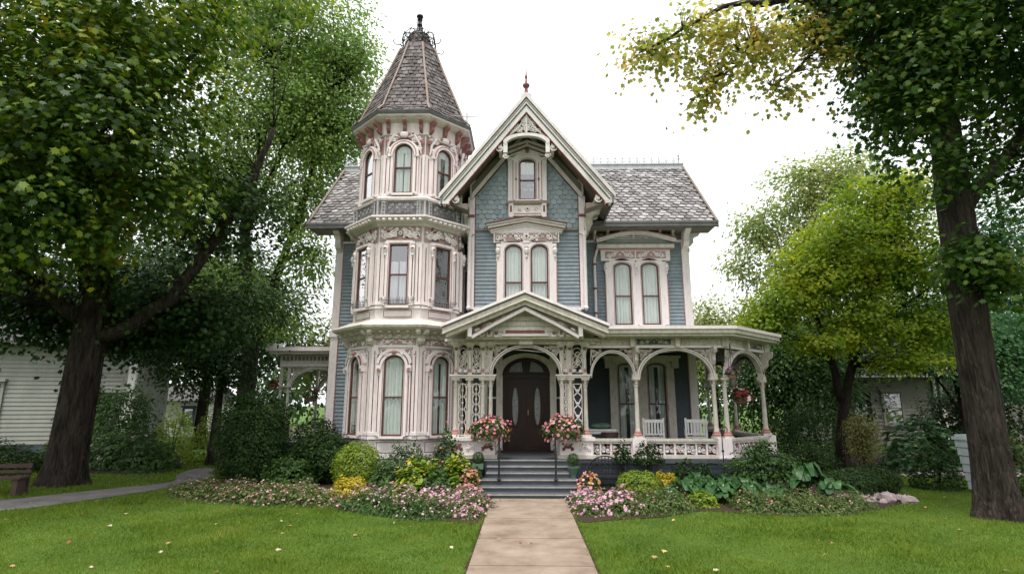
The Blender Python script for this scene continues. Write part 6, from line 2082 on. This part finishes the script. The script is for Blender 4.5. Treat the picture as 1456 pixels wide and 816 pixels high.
shrub('far_shrub', 'low bright shrub at the right edge beyond the large trunk', 11.6, 13.2, .7, .6, .8, 1800, .09, L_MID, 54, rough=.2, flowers=[(P_YEL, 14, .09, ROUND8)])

# flowering mounds of the border
def mound_proto(label, grp, fol, petals, seed, rx=.5, ry=.42, h=.32, n=1100, fs=.05, size=.05):
    return shrub('flower_mound', label, 0, 0, rx, ry, h, n, size, fol, seed, LEAF6, 'flowers', grp, rough=.3, stems=3, inner=.5, upb=.8, flowers=petals)
def scatter(proto, spots, seed):
    rd = random.Random(seed)
    for i, q in enumerate(spots):
        o = proto if i == 0 else copy_tree(proto)
        s_ = (q[2] if len(q) > 2 else 1.0) * rd.uniform(.9, 1.12)
        o.location = (q[0], q[1], 0)
        o.rotation_euler = (0, 0, rd.uniform(0, 6.28))
        o.scale = (s_, s_, s_ * rd.uniform(.85, 1.15))
pa = mound_proto('dusty pink flowering mound in the long border left of the walk', 'dusty pink mounds of the left border', L_COVER, [(P_SALM, 72, .045, STAR5), (P_PINK, 24, .05, STAR5)], 60)
scatter(pa, [(-7.65, 13.35), (-7.3, 12.95), (-6.85, 12.65), (-6.35, 12.5), (-5.85, 12.4), (-5.3, 12.3), (-4.8, 12.2), (-4.3, 12.1), (-7.2, 13.6), (-6.6, 13.2), (-6.0, 13.0), (-5.4, 12.85), (-4.85, 12.75), (-7.7, 13.9, .8), (-3.85, 11.95, .9), (-6.7, 13.8, .9), (-5.0, 13.2, .8)], 1)
pb = mound_proto('green leafy mound of the left border edge with small pink blooms', 'green mounds at the left border edge', L_MID, [(P_PINK, 40, .05, STAR5)], 61, h=.3)
scatter(pb, [(-3.1, 11.6), (-2.7, 11.3), (-2.2, 11.1), (-1.75, 10.9), (-2.9, 11.95, .9)], 2)
pc = mound_proto('bright pink phlox clump beside the foot of the walk on the left', 'bright pink clumps left of the walk', L_COVER, [(P_MAG, 42, .08, STAR5), (P_PINK, 58, .07, STAR5), (P_SALM, 22, .05, STAR5)], 62, h=.34)
scatter(pc, [(-1.25, 11.0, .9), (-1.05, 11.7), (-1.6, 11.5), (-2.1, 11.75), (-2.6, 12.0), (-3.3, 12.3, .9), (-1.2, 12.3, .9), (-1.75, 12.1), (-.98, 10.75, .55)], 3)
pd_ = mound_proto('pink phlox clump right of the walk beside the grey steps', 'pink phlox clumps right of the walk', L_COVER, [(P_MAG, 55, .08, STAR5), (P_PINK, 65, .07, STAR5)], 63, h=.34)
scatter(pd_, [(1.25, 11.2, .85), (1.3, 11.8), (1.75, 11.4), (2.05, 11.9, .9), (1.25, 12.4, .9)], 4)
pe = mound_proto('low green mound with tiny red flowers along the right bed edge', 'low green mounds of the right bed edge', L_COVER, [(P_SALM, 34, .04, STAR5)], 64, h=.3)
scatter(pe, [(2.3, 11.4), (2.75, 11.6), (2.6, 12.1), (3.1, 12.0, .8), (4.45, 11.65), (4.9, 11.5), (5.35, 11.45), (5.8, 11.5), (6.25, 11.75), (5.05, 11.95), (5.6, 12.0), (4.5, 12.05, .9), (6.6, 12.1, .9)], 5)
pf = mound_proto('tall spikes of peach flowers beside the left end of the steps', None, L_COVER, [(P_SALM, 120, .06, ROUND8), (P_ORANGE, 40, .06, ROUND8)], 65, rx=.24, ry=.22, h=.56, n=500)
pf.location = (-1.18, 12.75, 0)
pg = mound_proto('tall orange and pink flowers beside the right end of the steps', None, L_COVER, [(P_ORANGE, 60, .07, ROUND8), (P_PINK, 50, .06, ROUND8)], 66, rx=.28, ry=.24, h=.52, n=600)
pg.location = (1.42, 12.95, 0)

# far left shrubs
shrub('hydrangea', 'broad green shrub against the left clapboard house', -12.9, 18.6, 1.2, .9, 1.15, 4600, .10, L_MID, 70, rough=.25, flowers=[(P_PINK, 12, .12, ROUND8)])
shrub('hydrangea', 'low leafy shrub with a few pink blooms beside the maple trunk', -14.6, 18.4, 1.0, .8, .85, 3000, .10, L_MID, 71, rough=.25, flowers=[(P_RED, 10, .12, ROUND8)])
shrub('hydrangea', 'green shrub right of the clapboard house corner', -11.6, 18.0, .85, .7, .75, 2600, .09, L_MID, 72, rough=.25)
shrub('climbing_vine', 'dark vine climbing the clapboard wall behind the maple', -16.6, 21.4, 1.0, .5, 3.0, 4600, .11, L_DARK, 73, rough=.3, cat='vine')
shrub('pale_shrub', 'pale yellow-green shrub beyond the clapboard house corner', -13.3, 21.8, .75, .7, 1.75, 3000, .09, L_LIME, 74, rough=.2)
shrub('pale_shrub', 'light green shrub behind the clipped yew', -11.0, 20.4, .85, .7, 1.7, 3000, .09, L_LIME, 75, rough=.22)
shrub('pale_shrub', 'loose light green shrub under the left side porch', -9.2, 20.0, .8, .6, 1.2, 2400, .08, L_MID, 76, rough=.25)
shrub('corner_bush', 'dark low bush at the left edge behind the plank bench', -15.8, 17.0, 1.4, 1.0, .9, 4200, .10, L_DARK, 77, rough=.2)

shrub('tall_shrub', 'tall leafy shrub hiding the right corner of the clapboard house', -14.4, 20.6, 1.0, .8, 2.6, 4200, .11, L_MID, 91, rough=.25, ball=2.4, inner=.5)
shrub('tall_shrub', 'dark tall shrub before the cream house, left of its drainpipes', 16.4, 22.6, 1.2, .9, 2.5, 3800, .12, L_DARK, 92, rough=.25, ball=2.4, inner=.5)
# planters and hanging baskets
def planter(label, x, y, z, seed):
    root = shrub('flower_planter', label, x, y, .48, .34, .36, 1700, .065, L_MID, seed, LEAF6, 'planter', None, rough=.22, z0=.14, stems=4, inner=.6, flowers=[(P_CORAL, 120, .07, ROUND8), (P_PINK, 45, .075, ROUND8), (P_ORANGE, 28, .06, ROUND8)])
    root.location.z = z
    r2 = np.random.default_rng(seed)
    n = 420
    a = r2.uniform(0, 6.28, n)
    p = np.stack([.44 * np.cos(a), .32 * np.sin(a), .14 - .22 * r2.random(n) ** 1.5], 1) * r2.uniform(.8, 1.08, (n, 1))
    p[:, 2] = .18 - .24 * r2.random(n)
    d = np.stack([np.cos(a), np.sin(a), np.zeros(n)], 1)
    np_mesh('trailing_foliage', leaf_verts(p, d + r2.normal(size=(n, 3)) * .4, .065 * r2.uniform(.6, 1.3, n), LEAF6, .2, np.tile(np.array([[0, 0, -1.0]]), (n, 1)), r2), L_MID, root)
    k = r2.random(n) < .2
    np_mesh('trailing_blossoms', leaf_verts(p[k] + d[k] * .04, d[k] + r2.normal(size=(k.sum(), 3)) * .3, .075 * r2.uniform(.6, 1.2, k.sum()), ROUND8, .3, None, r2), P_CORAL, root)
    mb = MB(); mb.lathe([(.12, 0), (.24, .02), (.3, .2), (.31, .23), (.27, .23)], 0, 0, TERRA, 14); mb.build('bowl', root)
    return root
planter('overflowing planter of coral pink flowers on the pedestal left of the steps', -.82, 14.12, 1.2, 81)
planter('overflowing planter of coral pink flowers on the pedestal right of the steps', .93, 14.12, 1.2, 82)
def basket(label, x, y, ztop, zb, petals, rr, seed):
    root = shrub('hanging_basket', label, x, y, rr, rr, rr * 1.1, 500, .06, L_MID, seed, LEAF6, 'hanging basket', None, rough=.2, z0=0.0, stems=2, inner=.5, flowers=petals)
    root.location.z = zb
    mb = MB(); mb.lathe([(.03, -.12), (rr * .5, -.08), (rr * .7, .02), (rr * .72, .05)], 0, 0, TERRA, 10); mb.build('bowl', root)
    mb = MB()
    for a in (0, 2.1, 4.2): mb.tube([(rr * .7 * math.cos(a), rr * .7 * math.sin(a), .04), (0, 0, ztop - zb)], .006, IRON, 4)
    mb.build('chain', root)
basket('small hanging basket of purple flowers beside the corner column of the right porch', 5.22, 14.45, 3.5, 2.72, [(P_PURP, 60, .08, ROUND8)], .16, 83)
basket('large leafy hanging basket with red flowers in the right porch corner', 5.95, 15.9, 3.45, 2.1, [(P_RED, 50, .09, ROUND8), (WHITE, 5, .12, ROUND8)], .3, 84)
basket('hanging fern basket inside the left side porch', -7.95, 21.3, 3.5, 2.2, [(P_RED, 10, .08, ROUND8)], .34, 85)
basket('small hanging basket of red flowers at the outer column of the left side porch', -8.98, 20.3, 3.5, 2.62, [(P_RED, 40, .08, ROUND8)], .17, 86)

# green pedestals with clipped balls each side of the steps
def ball_pot(label, x, y, ztop, tall):
    root = empty('topiary_pot', (x, y, 0), 0, label, 'planter')
    mb = MB()
    if tall:
        mb.box(-.13, .13, -.13, .13, 0, .08, GREENMETAL); mb.lathe([(.1, .08), (.06, .14), (.055, .4), (.1, .5), (.14, .56), (.15, .6)], 0, 0, GREENMETAL, 10)
    else:
        mb.box(-.13, .13, -.13, .13, ztop - .12, ztop, GREENMETAL); mb.lathe([(.12, 0), (.1, .1), (.1, ztop - .12)], 0, 0, GREENMETAL, 8)
    mb.build('pot', root)
    r2 = np.random.default_rng(int(abs(x) * 1000))
    d = unit(r2.normal(size=(900, 3)))
    p = d * .14 * r2.uniform(.8, 1.05, (900, 1)) + np.array([0, 0, ztop + .13])
    np_mesh('ball', leaf_verts(p, d + r2.normal(size=(900, 3)) * .4, .03 * r2.uniform(.7, 1.3, 900), LEAF6, .2, None, r2), L_MID, root)
ball_pot('clipped ball in a green metal pot left of the top step', -1.1, 13.98, .62, False)
ball_pot('clipped ball on a tall green metal urn right of the top step', 1.12, 13.55, .62, True)

# rocks
def rock(x, y, s, seed, label, grp, flat=.6):
    rd = random.Random(seed)
    mb = MB()
    mb.blob((0, 0, s * flat * .3), s * .55, s * .42, s * flat * .62, ROCK, 7, 4, .22, rd)
    o = mb.build('rock', None, T((x, y, 0)) @ Rz(rd.uniform(0, 360)))
    tag(o, label, 'rock', grp)
RG = 'pinkish rocks at the right bed edge'
rd = random.Random(6)
rock(6.75, 12.75, .5, 1, 'largest pinkish fieldstone of the right rock border', None, .75)
for i in range(22):
    rock(6.75 + rd.uniform(-.1, 1.5), 12.35 + rd.uniform(0, .5) + .25 * (i % 3), rd.uniform(.16, .34), 10 + i, 'small pinkish rock in the heap at the right bed edge', RG)
RG2 = 'pale stones edging the far right bed'
for i in range(26):
    t = i / 25
    rock(10.6 + 4.4 * t, 16.75 + .5 * math.sin(t * 3) - .3 * t + rd.uniform(-.15, .15), rd.uniform(.15, .34), 60 + i, 'pale stone in the line edging the far right bed', RG2, .5)
for x, y, s_ in ((-4.5, 13.3, .25), (-3.95, 12.35, .22)):
    rock(x, y, s_, int(-x * 10), 'rounded stone among the pink border flowers, the %s one' % ('larger' if s_ > .23 else 'smaller'), None)

# ================================================================== GRASS
def in_poly(P, x, y):
    P = np.array(P); c = np.zeros(len(x), bool)
    j = len(P) - 1
    for i in range(len(P)):
        xi, yi, xj, yj = P[i][0], P[i][1], P[j][0], P[j][1]
        cond = ((yi > y) != (yj > y)) & (x < (xj - xi) * (y - yi) / (yj - yi + 1e-12) + xi)
        c ^= cond
        j = i
    return c
G_MAT = leaf_mat("grass_blade", [(0.02, (0.058, 0.108, 0.012)), (0.3, (0.105, 0.172, 0.018)), (0.6, (0.155, 0.225, 0.026)), (0.85, (0.21, 0.26, 0.04)), (1.0, (0.32, 0.30, 0.09))], 0.35, 0.6, .9, .6, 0.2)
def grass_zone(y0, y1, dens, hgt, wid, xm=1.02):
    area_w = lambda y: y * xm + 1.0
    n = int(dens * (y1 - y0) * 2 * area_w((y0 + y1) / 2))
    y = rng.uniform(y0, y1, n); x = rng.uniform(-1, 1, n) * area_w(y)
    ed = .03 * np.sin(y * 9) + .02 * np.sin(y * 23 + 1)
    keep = ~((x > wx0 + ed) & (x < wx1 + ed * .8) & (y < 12.8))
    for P in (BED_L, BED_R, BED_B, BED_N, DRIVE): keep &= ~in_poly(P, x, y)
    keep &= ~((x > -6.1) & (x < 7.1) & (y > 14.3))
    x, y = x[keep], y[keep]
    n = len(x)
    h = hgt * rng.uniform(.45, 1.4, n) * (1 + .3 * np.sin(x * 1.3 + np.sin(y * .8) * 2)) * (1 + .2 * np.sin(x * 5 + 2 * np.sin(y * 4)))
    a = rng.uniform(0, 6.28, n)
    ln = rng.normal(size=(n, 2)) * .5 * h[:, None]
    w = wid * rng.uniform(.6, 1.3, n)
    p = np.stack([x, y, np.full(n, -.002)], 1)
    t = np.stack([np.cos(a) * w, np.sin(a) * w, np.zeros(n)], 1) / 2
    mid = p + np.stack([ln[:, 0] * .35, ln[:, 1] * .35, h * .6], 1)
    top = p + np.stack([ln[:, 0], ln[:, 1], h], 1)
    return np.stack([p - t, p + t, mid + t * .7, top, mid - t * .7], 1)
V = np.concatenate([grass_zone(6.6, 9.2, 2300, .038, .0075), grass_zone(9.2, 12, 1500, .040, .010), grass_zone(12, 15.5, 700, .045, .015), grass_zone(15.5, 22, 260, .055, .026)])
V = V[noise3(V[:, 0], .35, 1.0) + .5 * noise3(V[:, 0], 1.9, 2.0) + rng.normal(size=len(V)) * .5 > -1.15]
tag(np_mesh('grass', V, G_MAT), 'mown green grass covering the front lawn', 'grass', kind='stuff')

# fallen leaves
FL_M = [leaf_mat("fallen_leaf_" + n_, [(0.1, c), (0.9, tuple(q * 1.4 for q in c))], .15, .6, 3, .3, .2) for n_, c in (('tan', (.36, .22, .11)), ('yellow', (.45, .34, .10)), ('brown', (.18, .08, .04)), ('pale', (.50, .40, .30)))]
rd = random.Random(33)
protos = []
for i, m in enumerate(FL_M):
    V = leaf_verts(np.array([[0, 0, .03]]), np.array([[.15, .1, 1.0]]), np.array([.10]), MAPLE_T, .5)
    o = np_mesh('fallen_leaf', V, m)
    tag(o, ('tan', 'yellow', 'brown', 'pale')[i] + ' fallen leaf lying on the front lawn', 'leaf', 'fallen leaves on the lawn')
    protos.append([o, True])
k = 0
while k < 84:
    y = 6.9 + 7.5 * rd.random() ** 1.3; x = rd.uniform(-y * .93, y * .93)
    X, Y = np.array([x]), np.array([y])
    if any(in_poly(P, X, Y)[0] for P in (BED_L, BED_R)): continue
    pr = protos[rd.choice((0, 0, 1, 2, 3))]
    o = pr[0] if pr[1] else pr[0].copy()
    if not pr[1]: COL.objects.link(o)
    pr[1] = False
    o.location = (x, y, .012); o.rotation_euler = (rd.uniform(-.4, .4), rd.uniform(-.4, .4), rd.uniform(0, 6.28))
    s_ = rd.uniform(.45, .9); o.scale = (s_, s_, s_)
    if wx0 < x < wx1: o['label'] = o['label'].replace('front lawn', 'front walk'); o['group'] = 'fallen leaves on the walk'
    k += 1
